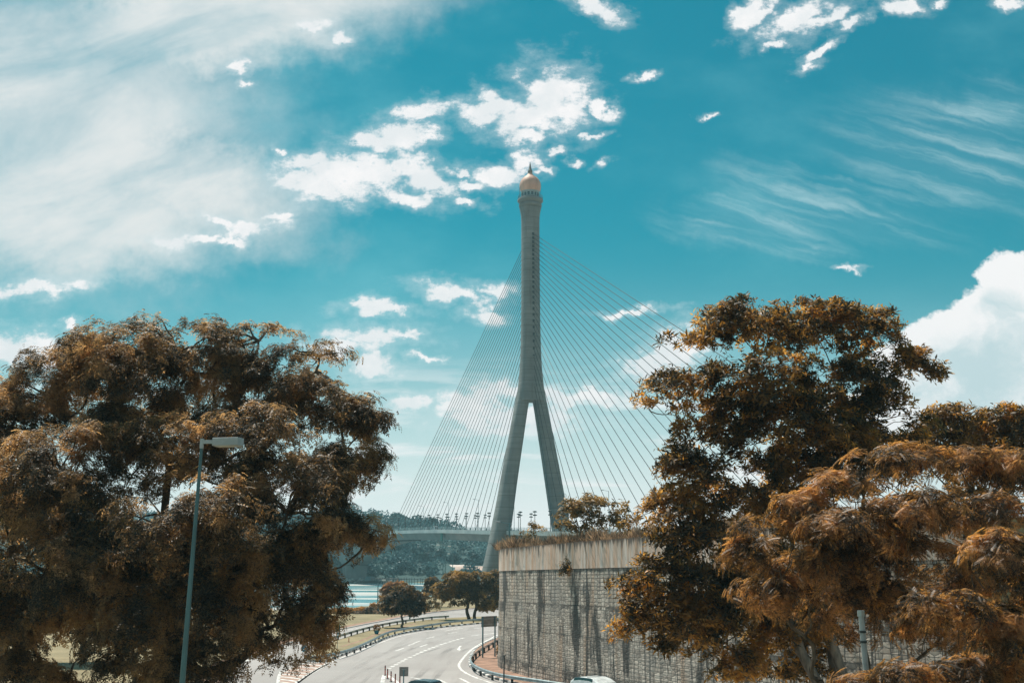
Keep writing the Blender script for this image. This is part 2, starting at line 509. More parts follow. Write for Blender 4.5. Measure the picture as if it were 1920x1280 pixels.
def asphalt_mat():
    m = bpy.data.materials.new('worn_asphalt')
    m.use_nodes = True
    t = NT(m.node_tree); p = t.n['Principled BSDF']
    tc = t.new('ShaderNodeTexCoord').outputs['Object']
    n = t.noise(tc, 0.07, 7, 0.6, 0.6)
    cc = t.mix(t.smooth(n, 0.3, 0.7), (0.31, 0.288, 0.283, 1), (0.375, 0.352, 0.345, 1))
    st = t.noise(t.mapping(tc, rot=(0, 0, R(-30)), sc=(0.8, 0.06, 1)), 1.0, 5, 0.6, 0.5)
    cc = t.mix(t.math('MULTIPLY', t.smooth(st, 0.48, 0.68), 0.45), cc, (0.24, 0.22, 0.21, 1))
    pt = t.noise(tc, 0.03, 3, 0.5)
    cc = t.mix(t.math('MULTIPLY', t.smooth(pt, 0.6, 0.66), 0.22), cc, (0.26, 0.24, 0.23, 1))
    gr = t.noise(tc, 14, 3, 0.6)
    cc = t.mix(t.math('MULTIPLY', gr, 0.12), cc, (0.2, 0.19, 0.18, 1))
    t.l.new(cc, p.inputs['Base Color']); p.inputs['Roughness'].default_value = 0.8
    return m
M['asphalt'] = asphalt_mat()
def water_mat():
    m = bpy.data.materials.new('river_water')
    m.use_nodes = True
    t = NT(m.node_tree); p = t.n['Principled BSDF']
    tc = t.new('ShaderNodeTexCoord').outputs['Object']
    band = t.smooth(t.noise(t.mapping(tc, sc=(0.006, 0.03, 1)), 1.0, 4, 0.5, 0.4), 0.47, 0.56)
    t.l.new(t.mix(band, (0.06, 0.26, 0.31, 1), (0.52, 0.52, 0.5, 1)), p.inputs['Base Color'])  # pale glare and teal sky reflection painted into the base colour as bands
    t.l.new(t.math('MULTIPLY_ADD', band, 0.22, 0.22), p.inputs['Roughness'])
    p.inputs['IOR'].default_value = 1.33
    bn = t.new('ShaderNodeBump')
    t.l.new(t.math('MULTIPLY_ADD', band, -0.3, 0.5), bn.inputs['Strength'])
    bn.inputs['Distance'].default_value = 0.10
    t.l.new(t.noise(t.mapping(tc, sc=(0.25, 0.9, 1)), 1.0, 5, 0.6), bn.inputs['Height'])
    t.l.new(bn.outputs[0], p.inputs['Normal'])
    return m
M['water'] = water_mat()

# wall skins: uv.x = metres along the wall, uv.y = metres above the wall's own sloping datum
def wall_uv(t):
    n = t.new('ShaderNodeUVMap'); n.uv_map = 'UVMap'
    return n.outputs[0]
def stone_mat():
    m = bpy.data.materials.new('caged_stone_panels')
    m.use_nodes = True
    t = NT(m.node_tree); p = t.n['Principled BSDF']
    uvw = wall_uv(t)
    sp_ = t.new('ShaderNodeSeparateXYZ'); t.l.new(uvw, sp_.inputs[0])
    U, V = sp_.outputs[0], sp_.outputs[1]
    wv = t.vmath('ADD', uvw, t.vmath('SCALE', t.vmath('SUBTRACT', t.noise(uvw, 1.6, 3, 0.6, color=True), (0.5, 0.5, 0.5)), scale=0.16))
    sc = t.mapping(wv, sc=(1 / 0.62, 1 / 0.29, 1))
    vo = t.new('ShaderNodeTexVoronoi', feature='DISTANCE_TO_EDGE', voronoi_dimensions='2D')
    t.l.new(sc, vo.inputs['Vector']); vo.inputs['Scale'].default_value = 1.0; vo.inputs['Randomness'].default_value = 0.72
    vc = t.new('ShaderNodeTexVoronoi', feature='F1', voronoi_dimensions='2D')
    t.l.new(sc, vc.inputs['Vector']); vc.inputs['Scale'].default_value = 1.0; vc.inputs['Randomness'].default_value = 0.72
    sv = t.new('ShaderNodeSeparateColor'); t.l.new(vc.outputs['Color'], sv.inputs[0])
    cc = t.mix(sv.outputs[0], (0.42, 0.35, 0.295, 1), (0.74, 0.64, 0.55, 1))
    cc = t.mix(t.math('MULTIPLY', t.smooth(t.noise(uvw, 0.25, 4, 0.6), 0.45, 0.7), 0.5), cc, (0.42, 0.34, 0.27, 1))
    # rust runs
    ru = t.noise(t.mapping(uvw, sc=(0.55, 0.06, 1), loc=(7, 3, 0)), 1.0, 5, 0.65)
    cc = t.mix(t.math('MULTIPLY', t.smooth(ru, 0.53, 0.66), 0.6), cc, (0.44, 0.27, 0.17, 1))
    gap = t.smooth(vo.outputs['Distance'], 0.10, 0.03)
    cc = t.mix(t.math('MULTIPLY', gap, 0.62), cc, (0.10, 0.095, 0.09, 1))
    # wire grid
    gx = t.math('LESS_THAN', t.math('FRACT', t.math('DIVIDE', U, 1.05)), 0.07)
    gy = t.math('LESS_THAN', t.math('FRACT', t.math('DIVIDE', V, 0.30)), 0.13)
    cc = t.mix(t.math('MULTIPLY', t.math('MULTIPLY', t.math('MAXIMUM', gx, gy), 0.85), t.smooth(t.noise(uvw, 0.4, 3), 0.15, 0.5)), cc, (0.07, 0.07, 0.07, 1))
    # panel joints
    jx = t.math('LESS_THAN', t.math('FRACT', t.math('DIVIDE', U, 4.6)), 0.03)
    cc = t.mix(t.math('MULTIPLY', jx, 0.7), cc, (0.05, 0.05, 0.05, 1))
    # black damp runs below the joints
    s1 = t.noise(t.mapping(uvw, sc=(0.5, 0.09, 1)), 1.0, 6, 0.72, 0.15)
    cc = t.mix(t.math('MULTIPLY', t.smooth(s1, 0.515, 0.59), 0.94), cc, (0.045, 0.045, 0.043, 1))
    s2 = t.noise(t.mapping(uvw, sc=(2.6, 0.10, 1), loc=(3, 9, 0)), 1.0, 5, 0.7)
    cc = t.mix(t.math('MULTIPLY', t.smooth(s2, 0.53, 0.62), 0.75), cc, (0.08, 0.08, 0.078, 1))
    s3 = t.noise(t.mapping(uvw, sc=(0.16, 0.22, 1), loc=(1, 5, 0)), 1.0, 5, 0.6)
    cc = t.mix(t.math('MULTIPLY', t.smooth(s3, 0.54, 0.66), 0.42), cc, (0.16, 0.165, 0.165, 1))
    for q, (jz, am) in enumerate(((9.17, 0.6), (6.28, 1.3), (3.96, 0.6), (1.11, 1.4))):      # damp patches hanging under every joint
        d = t.noise(t.mapping(uvw, sc=(0.42, 0.35, 1), loc=(11.3 * q, 3.7 * q, 0)), 1.0, 6, 0.75)
        ln = t.math('MULTIPLY', t.smooth(d, 0.46, 0.66), am)
        dn = t.math('SUBTRACT', jz, V)
        k_ = t.math('MULTIPLY', t.smooth(t.math('SUBTRACT', dn, ln), 0.12, -0.12), t.math('GREATER_THAN', dn, 0.0))
        cc = t.mix(t.math('MULTIPLY', k_, 0.75), cc, (0.055, 0.055, 0.053, 1))
    t.l.new(cc, p.inputs['Base Color']); p.inputs['Roughness'].default_value = 0.92
    bn = t.new('ShaderNodeBump'); bn.inputs['Strength'].default_value = 0.9; bn.inputs['Distance'].default_value = 0.05
    t.l.new(t.math('MINIMUM', vo.outputs['Distance'], 0.25), bn.inputs['Height']); t.l.new(bn.outputs[0], p.inputs['Normal'])
    return m
M['caged_stone'] = stone_mat()
def band_mat():
    m = bpy.data.materials.new('stained_concrete_band')
    m.use_nodes = True
    t = NT(m.node_tree); p = t.n['Principled BSDF']
    uvw = wall_uv(t)
    sp_ = t.new('ShaderNodeSeparateXYZ'); t.l.new(uvw, sp_.inputs[0])
    U, V = sp_.outputs[0], sp_.outputs[1]
    a = t.noise(t.mapping(uvw, sc=(1.3, 0.07, 1)), 1.0, 5, 0.7)
    cc = t.mix(t.smooth(a, 0.35, 0.66), (0.70, 0.62, 0.56, 1), (0.60, 0.355, 0.225, 1))
    b_ = t.noise(t.mapping(uvw, sc=(2.6, 0.05, 1), loc=(5, 2, 0)), 1.0, 5, 0.7)
    cc = t.mix(t.math('MULTIPLY', t.smooth(b_, 0.5, 0.66), 0.7), cc, (0.60, 0.585, 0.57, 1))
    # dark drips hanging from the top edge: length varies along the wall
    d = t.noise(t.mapping(uvw, sc=(1.4, 0.02, 1), loc=(2, 0, 0)), 1.0, 6, 0.8)
    ln = t.math('MULTIPLY', t.math('MULTIPLY', t.smooth(d, 0.42, 0.75), 2.6), t.math('ADD', t.smooth(t.noise(uvw, 0.16, 3, 0.5), 0.3, 0.65), 0.1))
    top = t.math('SUBTRACT', 0.0, V)
    drip = t.smooth(t.math('SUBTRACT', top, ln), 0.22, -0.12)
    cc = t.mix(t.math('MULTIPLY', drip, 0.85), cc, (0.05, 0.048, 0.045, 1))
    e = t.noise(t.mapping(uvw, sc=(2.2, 0.06, 1), loc=(8, 4, 0)), 1.0, 5, 0.75)
    cc = t.mix(t.math('MULTIPLY', t.smooth(e, 0.54, 0.66), 0.7), cc, (0.16, 0.12, 0.10, 1))
    jx = t.math('LESS_THAN', t.math('FRACT', t.math('DIVIDE', U, 9.2)), 0.012)
    cc = t.mix(t.math('MULTIPLY', jx, 0.7), cc, (0.06, 0.06, 0.06, 1))
    t.l.new(cc, p.inputs['Base Color']); p.inputs['Roughness'].default_value = 0.9
    return m
M['band'] = band_mat()

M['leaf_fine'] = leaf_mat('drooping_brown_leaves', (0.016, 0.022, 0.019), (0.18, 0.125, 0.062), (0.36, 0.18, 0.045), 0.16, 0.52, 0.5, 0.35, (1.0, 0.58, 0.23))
M['leaf_whorl'] = leaf_mat('whorled_orange_leaves', (0.016, 0.022, 0.018), (0.12, 0.082, 0.032), (0.56, 0.235, 0.025), 0.46, 0.5, 0.5, 0.35, (1.0, 0.52, 0.11))
M['leaf_whorl_bright'] = leaf_mat('bright_orange_whorled_leaves', (0.04, 0.032, 0.018), (0.2, 0.115, 0.035), (0.58, 0.25, 0.025), 0.6, 0.5, 0.5, 0.35, (0.95, 0.5, 0.1))
M['leaf_feather'] = leaf_mat('feathery_rust_leaves', (0.022, 0.023, 0.018), (0.40, 0.215, 0.09), (0.56, 0.25, 0.045), 0.36, 0.48, 0.8, 0.45, (1.0, 0.48, 0.13))
M['leaf_bush'] = leaf_mat('olive_gold_leaves', (0.13, 0.09, 0.04), (0.34, 0.22, 0.085), (0.45, 0.23, 0.05), 0.25, 0.48, 0.6, 0.3, (0.9, 0.56, 0.2))
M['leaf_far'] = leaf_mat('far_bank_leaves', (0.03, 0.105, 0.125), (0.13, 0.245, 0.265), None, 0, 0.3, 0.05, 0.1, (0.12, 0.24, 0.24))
M['leaf_gold'] = leaf_mat('golden_crown_leaves', (0.04, 0.035, 0.02), (0.34, 0.20, 0.055), (0.55, 0.29, 0.05), 0.3, 0.42, 0.25, 0.25, (0.85, 0.5, 0.14))
M['leaf_rust'] = leaf_mat('rust_leaves', (0.15, 0.075, 0.032), (0.32, 0.155, 0.06), None, 0, 0.48, 0.4, 0.2, (0.8, 0.4, 0.14))
M['leaf_dark'] = leaf_mat('dark_olive_leaves', (0.016, 0.019, 0.015), (0.065, 0.052, 0.026), (0.4, 0.2, 0.035), 0.34, 0.45, 0.5, 0.3, (0.75, 0.42, 0.12))
M['leaf_hedge'] = leaf_mat('orange_hedge_leaves', (0.42, 0.18, 0.03), (0.58, 0.27, 0.05), None, 0, 0.4, 0.6, 0.2, (0.9, 0.45, 0.08))
M['dry_grass'] = leaf_mat('dry_red_grass', (0.15, 0.105, 0.068), (0.40, 0.275, 0.175), None, 0, 0.45, 0.5, 0.2, (0.6, 0.38, 0.22))

# ------------------------------------------------------------------ terrain, river, roads
def shoreline(x):
    """forward distance of the near river bank"""
    t = min(1.0, max(0.0, (x + 42.0) / 30.0)); t = t * t * (3 - 2 * t)
    return 244 + 196 * t
def far_shore(x):
    return 715 + 18 * math.sin(x * 0.02) + max(0.0, (x + 60) * 0.12)
def hill(x, y):
    d = y - far_shore(x)
    if d < 0: return 0.0
    a = min(1.0, d / 260.0); a = a * a * (3 - 2 * a)
    side = 1.0 / (1.0 + math.exp((x + 18) / 34.0))          # high on the left, falls away to the right
    ridge = 32 * side + 9 + 3.5 * math.sin(x * 0.031) + 2.0 * math.sin(x * 0.085 + 1)
    return a * ridge + min(3.0, d * 0.12)
def height(x, y):
    s = shoreline(x)
    if y < s: return 0.0
    f = far_shore(x)
    if y < f:
        return -5.5 * min(1.0, (y - s) / 18.0, (f - y) / 25.0)
    return hill(x, y)
xs = sorted(set([-1100, -900, -750, -620] + list(range(-540, 541, 12)) + list(range(-60, 12, 3)) + [620, 750, 900, 1100]))
ys = sorted(set([-300, -150, -60, 0, 40, 80, 120, 160, 200, 225] + list(range(236, 470, 4)) + list(range(480, 690, 20)) + list(range(690, 1100, 10)) + [1150, 1220, 1300]))
mb = MB()
nx = len(xs)
mb.add([(x, y, height(x, y)) for y in ys for x in xs],
       [(j * nx + i, j * nx + i + 1, (j + 1) * nx + i + 1, (j + 1) * nx + i) for j in range(len(ys) - 1) for i in range(nx - 1)])
setp(mb.build('ground', M['ground'], smooth=60), kind='structure')
WATER_Z = -2.0
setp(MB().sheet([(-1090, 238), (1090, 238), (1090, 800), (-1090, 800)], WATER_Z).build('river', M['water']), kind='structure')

far_edge = resample([G(*p) for p in [(410, 1330), (422, 1275), (436, 1250), (475, 1230), (540, 1207), (600, 1190), (640, 1180), (715, 1165), (800, 1150), (900, 1140), (1000, 1138), (1100, 1142)]], 2.5)
poly = [(p.x, p.y) for p in far_edge] + [(45, 190), (70, 150), (60, 45), (-14, 45)]
setp(MB().sheet(poly, 0.02).build('road', M['asphalt']), kind='structure')

# far kerb and brown footpath along the far carriageway
fe = [p for p in far_edge]
setp(MB().sweep([Vector((p.x, p.y, 0.0)) for p in fe], [(0.0, 0.0), (0.0, 0.15), (0.3, 0.15), (0.3, 0.0)]).build('far_kerb', M['kerb']), kind='structure')
setp(MB().ribbon([(p[0], p[1]) for p in offset(fe, 1.3)], 2.0, 0.05).build('footpath', M['soil']), kind='structure')

# median island
kerb_med = resample([G(*p) for p in [(577, 1240), (597, 1241), (613, 1239), (622, 1235), (642, 1228), (667, 1218), (692, 1209), (731, 1194), (762, 1186), (809, 1178.5), (856, 1173), (898, 1169), (945, 1166), (1000, 1163)]], 1.0)
up_med = resample([G(*p) for p in [(1000, 1157), (945, 1157), (898, 1157), (850, 1159), (809, 1162), (783, 1165), (751, 1170), (720, 1176), (675, 1188), (640, 1199), (610, 1209), (590, 1220), (577, 1234)]], 2.0)
mi = MB()
loop = [(p.x, p.y) for p in kerb_med] + [(p.x, p.y) for p in up_med]
n = len(loop)
mi.add([(a, b, 0.17) for a, b in loop] + [(a, b, -0.05) for a, b in loop],
       [tuple(range(n))] + [(n + i, n + (i + 1) % n, (i + 1) % n, i) for i in range(n)])
setp(mi.build('median_grass', M['ground']), kind='structure')
def kerb_blocks(name, pts):
    """kerb of alternating black and white painted blocks, one structure mesh"""
    k = MB()
    for i in range(len(pts) - 1):
        a, b = pts[i], pts[i + 1]
        mid = (a + b) / 2
        ang = math.atan2(b.y - a.y, b.x - a.x)
        k.box((mid.x, mid.y, 0.09), ((b - a).length - 0.02, 0.28, 0.24), ang, i % 2)
    return setp(k.build(name, [M['white_paint'], M['black_paint']], bevel=0.03), kind='structure')
kerb_blocks('median_kerb', kerb_med)
# drain line in the median
dl = resample([G(*p, 0.18) for p in [(640, 1211), (668, 1203), (690, 1195), (706, 1188), (740, 1179), (780, 1168)]], 2)
setp(MB().ribbon([(p.x, p.y) for p in dl], 0.45, 0.176).build('drain_line', M['soil']), kind='structure')

# island under the wall
kerb_wall = resample([G(*p) for p in [(975, 1187), (938, 1195), (915, 1204), (897, 1214), (885, 1227), (881, 1239), (882, 1249), (891, 1256), (903, 1263), (919, 1270), (937, 1275), (960, 1281), (1010, 1291), (1080, 1303), (1180, 1318), (1300, 1335), (1450, 1352)]], 1.0)
wp = [(30, 143), (16, 139.5), (6, 133), (0.6, 124), (-1.05, 116), (-1.1, 110), (0.0, 105.5), (2.4, 98.5), (5.1, 91), (7.4, 85.2), (9.6, 80), (13.3, 70.5), (16.8, 63), (22, 54)]
wall_c = resample(wp, 0.8)
mi = MB()
loop = [(p.x, p.y) for p in kerb_wall] + [(p.x + 0.3, p.y) for p in reversed(wall_c)]
n = len(loop)
mi.add([(a, b, 0.15) for a, b in loop], [tuple(range(n))])
setp(mi.build('soil_verge', M['soil']), kind='structure')
kerb_blocks('wall_kerb', kerb_wall)

# ---- road markings
mk = MB()
ZM = 0.026
def line(pxs, wdt, step=1.0):
    pts = resample([G(*p) for p in pxs], step)
    mk.ribbon([(p.x, p.y) for p in pts], wdt, ZM)
def dash(px, py, ang_pts, ln, wdt):
    """dash centred at pixel, direction towards second pixel"""
    a, b = G(px, py), G(*ang_pts)
    d = (b - a); d.z = 0; d.normalize()
    s_, e = a - d * ln / 2, a + d * ln / 2
    mk.ribbon([(s_.x, s_.y), (e.x, e.y)], wdt, ZM)
thick = [(729.7, 1252.8), (735.6, 1249.2), (742, 1246), (748.3, 1242.3), (754.8, 1238.6), (761.7, 1235), (768.8, 1231.8), (776, 1228.5), (783, 1225.3), (790.3, 1222.1), (797.7, 1219), (805, 1216), (812.5, 1213.2), (820, 1210.4), (827.8, 1207.7), (835.4, 1205.2), (843.2, 1202.8), (851, 1200.5), (858.8, 1198.3), (866.9, 1196)]
for i, (a, b) in enumerate(thick):
    q = thick[i + 1] if i + 1 < len(thick) else (2 * a - thick[i - 1][0], 2 * b - thick[i - 1][1])
    dash(a, b, q, 1.05 + i * 0.03, 0.42)
line([(884, 1191.5), (910, 1188.5), (938, 1186), (980, 1184)], 0.3)
for (a, b, c_, d_) in [(318, 494, 12, -4), (605, 447, 12, -4), (460, 432, 12, -4), (530, 402, 12, -4), (685, 352, 12, -3), (910, 262, 12, -2.2), (1020, 245, 12, -2), (960, 292, 12, -2), (1290, 236, 12, -1.2), (1410, 262, 12, -1)]:
    x_, y_ = 700 + a / 6.4, 1140 + b / 6.4
    dash(x_, y_, (x_ + c_, y_ + d_), 4.2, 0.26)
line([(990, 1183), (937.5, 1188.8), (918.8, 1197.5), (895, 1210), (880, 1221), (869, 1232.5), (861.5, 1243), (861, 1249), (866, 1256), (877, 1263), (895, 1271), (919, 1279), (960, 1290), (1050, 1305)], 0.26)
line([(553, 1284), (585, 1261), (613, 1245), (640, 1233), (670, 1221), (700, 1209.5), (731, 1198), (762, 1189.5), (809, 1181.8), (856, 1176), (898, 1172), (960, 1168)], 0.22)
line([(555, 1281), (578, 1265), (600, 1252), (616, 1242)], 0.4)
line([(521, 1284), (523, 1268), (528, 1258)], 0.3)
for k in range(8):
    y_ = 1281 - k * 5.0
    xl = 523 + (0 if k < 5 else (k - 4) * 12)
    xr = 557 + k * 7.0
    a, b = G(xl + 2, y_ - 3), G(xr - 3, y_ + 1.5)
    mk.ribbon([(a.x, a.y), (b.x, b.y)], 0.45, ZM)
line([(430, 1268), (440, 1252), (458, 1240), (500, 1226), (560, 1207)], 0.24)
line([(640, 1176.5 + 6), (680, 1176), (715, 1169.5)], 0.18)
for (a, b) in [(680, 1168), (705, 1163.5), (732, 1160), (790, 1152.5), (840, 1148.5)]:
    dash(a, b, (a + 14, b - 2.4), 6, 0.2)
line([(716, 1284), (719, 1270), (722, 1264), (730, 1268), (741, 1276), (752, 1284)], 0.35)
for (a, b, c_, d_) in [(830, 1277, 14, 6.5), (872, 1276, 12, 6), (790, 1273.5, 14, 3)]:
    dash(a, b, (a + c_, b + d_), 4.5, 0.26)
# faint rubber tracks and oil lines along the lanes
tk = bpy.data.materials.new('rubber_tracks'); tk.use_nodes = True
t = NT(tk.node_tree); b_ = t.n['Principled BSDF']; b_.inputs['Base Color'].default_value = (0.09, 0.085, 0.085, 1); b_.inputs['Roughness'].default_value = 0.6
tcx = t.new('ShaderNodeTexCoord').outputs['Object']; tr_ = t.new('ShaderNodeBsdfTransparent'); mx_ = t.new('ShaderNodeMixShader')
t.l.new(t.smooth(t.noise(tcx, 0.07, 4, 0.6), 0.40, 0.75, 0.02, 0.26), mx_.inputs[0])
t.l.new(tr_.outputs[0], mx_.inputs[1]); t.l.new(b_.outputs[0], mx_.inputs[2]); t.l.new(mx_.outputs[0], t.n['Material Output'].inputs['Surface'])
tkm = MB()
for pxs, wd_ in [([(600, 1290), (650, 1262), (705, 1232), (770, 1206), (840, 1188), (900, 1178)], 0.7), ([(625, 1290), (676, 1262), (730, 1235), (795, 1208), (860, 1191), (920, 1181)], 0.6),
                 ([(760, 1290), (790, 1262), (812, 1240), (842, 1218), (880, 1203), (930, 1190)], 0.7), ([(800, 1290), (822, 1266), (838, 1246), (858, 1226), (890, 1210), (935, 1195)], 0.5),
                 ([(668, 1290), (700, 1262), (735, 1244), (800, 1222), (850, 1206)], 0.4), ([(450, 1290), (470, 1262), (520, 1238)], 0.7)]:
    pts = resample([G(*p) for p in pxs], 1.5)
    tkm.ribbon([(p.x, p.y) for p in pts], wd_, 0.0225)
setp(tkm.build('tyre_tracks', tk), kind='structure')
# turn arrow
ap = [(857, 1216), (862, 1210.5), (866, 1210.5), (862.5, 1213.5), (863, 1216.5), (864.5, 1217.3), (861.5, 1219.6), (856.6, 1217.2)]
mk.sheet([G(*p) for p in ap], ZM)
setp(mk.build('road_markings', M['white_paint']), kind='structure')
# red infill of the hatched nose
setp(MB().sheet([G(*p) for p in [(524, 1284), (526, 1262), (556, 1248), (585, 1243), (610, 1243), (554, 1283)]], 0.0235).build('hatched_nose', mat('pinkish_asphalt', (0.40, 0.27, 0.22), 0.85, var=0.12)), kind='structure')

# ------------------------------------------------------------------ retaining wall
def slope_z(p): return 0.017 * (111 - p.y) if p.y < 111 else 0.0
WALL = empty('retaining_wall', (wall_c[0].x, wall_c[0].y, 0), 'tall curved retaining wall of caged stone panels under a stained concrete band', 'wall')
arc = [0.0]
for i in range(1, len(wall_c)): arc.append(arc[-1] + (wall_c[i] - wall_c[i - 1]).length)
def wall_part(name, z0, z1, out_d, thick_, m, vtop):
    """a curved strip of the wall between heights z0 and z1 above the sloping datum"""
    q_out, q_in = offset(wall_c, -out_d), offset(wall_c, -(out_d - thick_))
    me = bpy.data.meshes.new(name)
    n_ = len(wall_c)
    vs = []
    for i, p in enumerate(wall_c):
        s_ = slope_z(p)
        zb = z0 + s_ if z0 > 0 else z0
        vs += [(*q_out[i], zb), (*q_out[i], z1 + s_), (*q_in[i], z1 + s_), (*q_in[i], zb)]
    fs = []; uvs = []
    for i in range(n_ - 1):
        for j in range(4):
            fs.append((i * 4 + j, (i + 1) * 4 + j, (i + 1) * 4 + (j + 1) % 4, i * 4 + (j + 1) % 4))
            zz = [z0, z1, z1, z0]
            ju = (j + 1) % 4
            uvs += [(arc[i], zz[j] - vtop), (arc[i + 1], zz[j] - vtop), (arc[i + 1], zz[ju] - vtop), (arc[i], zz[ju] - vtop)]
    fs.append((0, 1, 2, 3)); uvs += [(0, 0)] * 4
    fs.append(tuple((n_ - 1) * 4 + j for j in (3, 2, 1, 0))); uvs += [(0, 0)] * 4
    me.from_pydata(vs, [], fs)
    ul = me.uv_layers.new(name='UVMap')
    ul.data.foreach_set('uv', np.array(uvs, dtype=np.float32).ravel())
    me.update()
    o = link_mesh(name, me, m)
    o.parent = WALL
    o.matrix_parent_inverse = WALL.matrix_world.inverted()
    o.location = (-WALL.location.x, -WALL.location.y, 0)
    o.matrix_parent_inverse.identity()
    return o
TOP = 11.35
tiers = [(-0.3, 1.1, 0.20), (1.12, 3.95, 0.14), (3.97, 6.27, 0.10), (6.29, 9.17, 0.05)]
for (a, b, o_) in tiers:
    wall_part('stone_tier', a, b, o_, 0.8, M['caged_stone'], 0.0)
wall_part('concrete_band', 9.2, TOP, 0.09, 0.8, M['band'], TOP)
# joints' dark backing
wall_part('backing', -0.3, 9.25, -0.1, 0.5, M['black_paint'], 0.0)
# fill behind
emb = MB()
tops = [(q[0], q[1], TOP - 0.12 + slope_z(p)) for q, p in zip(offset(wall_c, 0.3), wall_c)] + [(62, 54, TOP + 0.9), (62, 143, TOP - 0.1)]
nt_ = len(tops)
emb.add(tops + [(x, y, -0.3) for x, y, z in tops], [tuple(range(nt_))] + [(i, (i + 1) % nt_, nt_ + (i + 1) % nt_, nt_ + i) for i in range(nt_)])
setp(emb.build('embankment', M['ground']), kind='structure')

# ------------------------------------------------------------------ guardrails
def guardrail(name, pxs, z, label, facing, post_step=4.0, ext=None, curve=None):
    pts = curve or resample([G(*p, z) for p in pxs], 1.0)
    root = empty(name, (pts[0].x, pts[0].y, 0.0), label, 'guardrail', 'steel crash barriers along the roads')
    off = Vector((-pts[0].x, -pts[0].y, 0))
    q = [Vector((p.x, p.y, 0)) + off for p in pts]
    zz = z
    for p in q: p.z = zz
    f = facing
    prof = [(0, 0), (f * .04, -.03), (f * .085, -.06), (f * .085, -.10), (f * .03, -.14), (f * .03, -.17), (f * .085, -.21), (f * .085, -.25), (f * .04, -.28), (0, -.31), (-f * .012, -.31), (-f * .012, 0)]
    if f < 0: prof = prof[::-1]
    MB().sweep(q, prof).build('rail', M['steel'], root, smooth=40)
    step = max(1, int(round(post_step / 1.0)))
    base = [p + off for p in pts]
    oo = offset(q, -f * 0.13)
    for i in range(step // 2, len(q), step):
        a, b = q[max(0, i - 1)], q[min(len(q) - 1, i + 1)]
        ang = math.atan2(b.y - a.y, b.x - a.x)
        MB().box((oo[i][0], oo[i][1], zz / 2 - 0.02), (0.11, 0.2, zz - 0.1), ang).build('post', M['post_dark'], root)
    return root
GR1 = guardrail('guardrail', [(975, 1182), (937.5, 1195.5), (919, 1205), (897, 1217.5), (886, 1227.5), (883, 1235), (887.5, 1243), (897, 1248.6), (909, 1253.6), (926.6, 1258.8), (948, 1263.4), (973, 1267.2), (1000, 1270.8), (1060, 1279.5), (1150, 1292), (1260, 1306)], 0.78, 'steel guardrail bending round the foot of the stone wall', -1, 4)
GR2 = guardrail('guardrail', [(570, 1228), (588, 1228), (603, 1227), (617, 1224.3), (650, 1216.7), (675, 1207.5), (700, 1196), (720, 1186), (739, 1180), (770, 1174.6), (809, 1168.8), (841, 1164), (872, 1161), (898, 1158.8), (960, 1156)], 0.78, 'bright steel guardrail above the striped kerb of the grass median', -1, 4)
GR3 = guardrail('guardrail', [(596, 1200), (607, 1197.5), (622, 1193), (647, 1186), (675, 1178), (700, 1171.8), (731, 1165.6), (751, 1162.4), (783, 1158.2), (809, 1155), (842, 1153)], 0.78, 'thin dark guardrail on the river side of the grass median', 1, 4)

# ------------------------------------------------------------------ vegetation builders
def inst_mesh(name, chunks, m, parent=None):
    """chunks: (template_v (k,3), template_f (m,4), R (n,3,3), pos (n,3), scale (n,)) -> one mesh"""
    V, Fc = [], []
    base = 0
    for tv, tf, Rm, pos, scl in chunks:
        n_, k = len(pos), len(tv)
        vv = np.einsum('nij,kj->nki', Rm, tv) * scl[:, None, None] + pos[:, None, :]
        V.append(vv.reshape(-1, 3))
        ff = tf[None, :, :] + (np.arange(n_) * k)[:, None, None] + base
        Fc.append(ff.reshape(-1, 4))
        base += n_ * k
    V = np.concatenate(V).astype(np.float32); Fc = np.concatenate(Fc).astype(np.int32)
    me = bpy.data.meshes.new(name)
    me.vertices.add(len(V)); me.vertices.foreach_set('co', V.ravel())
    me.loops.add(len(Fc) * 4); me.loops.foreach_set('vertex_index', Fc.ravel())
    me.polygons.add(len(Fc)); me.polygons.foreach_set('loop_start', np.arange(0, len(Fc) * 4, 4, dtype=np.int32))
    me.update(calc_edges=True)
    return link_mesh(name, me, m, parent)
def unit(a): return a / np.maximum(1e-9, np.linalg.norm(a, axis=-1, keepdims=True))
def frames(X, up):
    """rotation matrices with columns X (along), Y, Z (normal, near up)"""
    X = unit(X)
    Y = np.cross(up, X); bad = np.linalg.norm(Y, axis=1) < 1e-3
    Y[bad] = np.array([0, 1, 0.01])
    Y = unit(Y); Z = np.cross(X, Y)
    return np.stack([X, Y, Z], axis=2)
def T_leaf(wd=0.16, droop=0.12):
    return (np.array([[0, 0, 0], [.45, wd, .04], [1, 0, -droop], [.45, -wd, .04]], float), np.array([[0, 3, 2, 1]]))
def T_pinnate(pairs=3, ll=0.34, lw=0.09, droop=0.45, term=True):
    vs, fs = [], []
    def rp(x): return np.array([x * (1 - 0.25 * droop * x), 0, -droop * x * x])
    def leaflet(b, d, l):
        d = d / np.linalg.norm(d)
        side = np.cross([0, 0, 1], d); side /= np.linalg.norm(side)
        k = len(vs)
        vs.extend([b, b + d * l * .5 + side * lw, b + d * l + np.array([0, 0, -l * .25]), b + d * l * .5 - side * lw])
        fs.append([k, k + 3, k + 2, k + 1])
    for i in range(pairs):
        x = 0.25 + 0.7 * i / max(1, pairs - 1)
        l = ll * (1.0 - 0.25 * abs(i / max(1, pairs - 1) - 0.4))
        for sgn in (1, -1):
            leaflet(rp(x), np.array([0.55, sgn, -0.25]), l)
    if term: leaflet(rp(0.97), np.array([1, 0, -0.5]), ll)
    return np.array(vs), np.array(fs)
LEAF = T_leaf()
PINN = T_pinnate(4, 0.33, 0.072, 0.55)
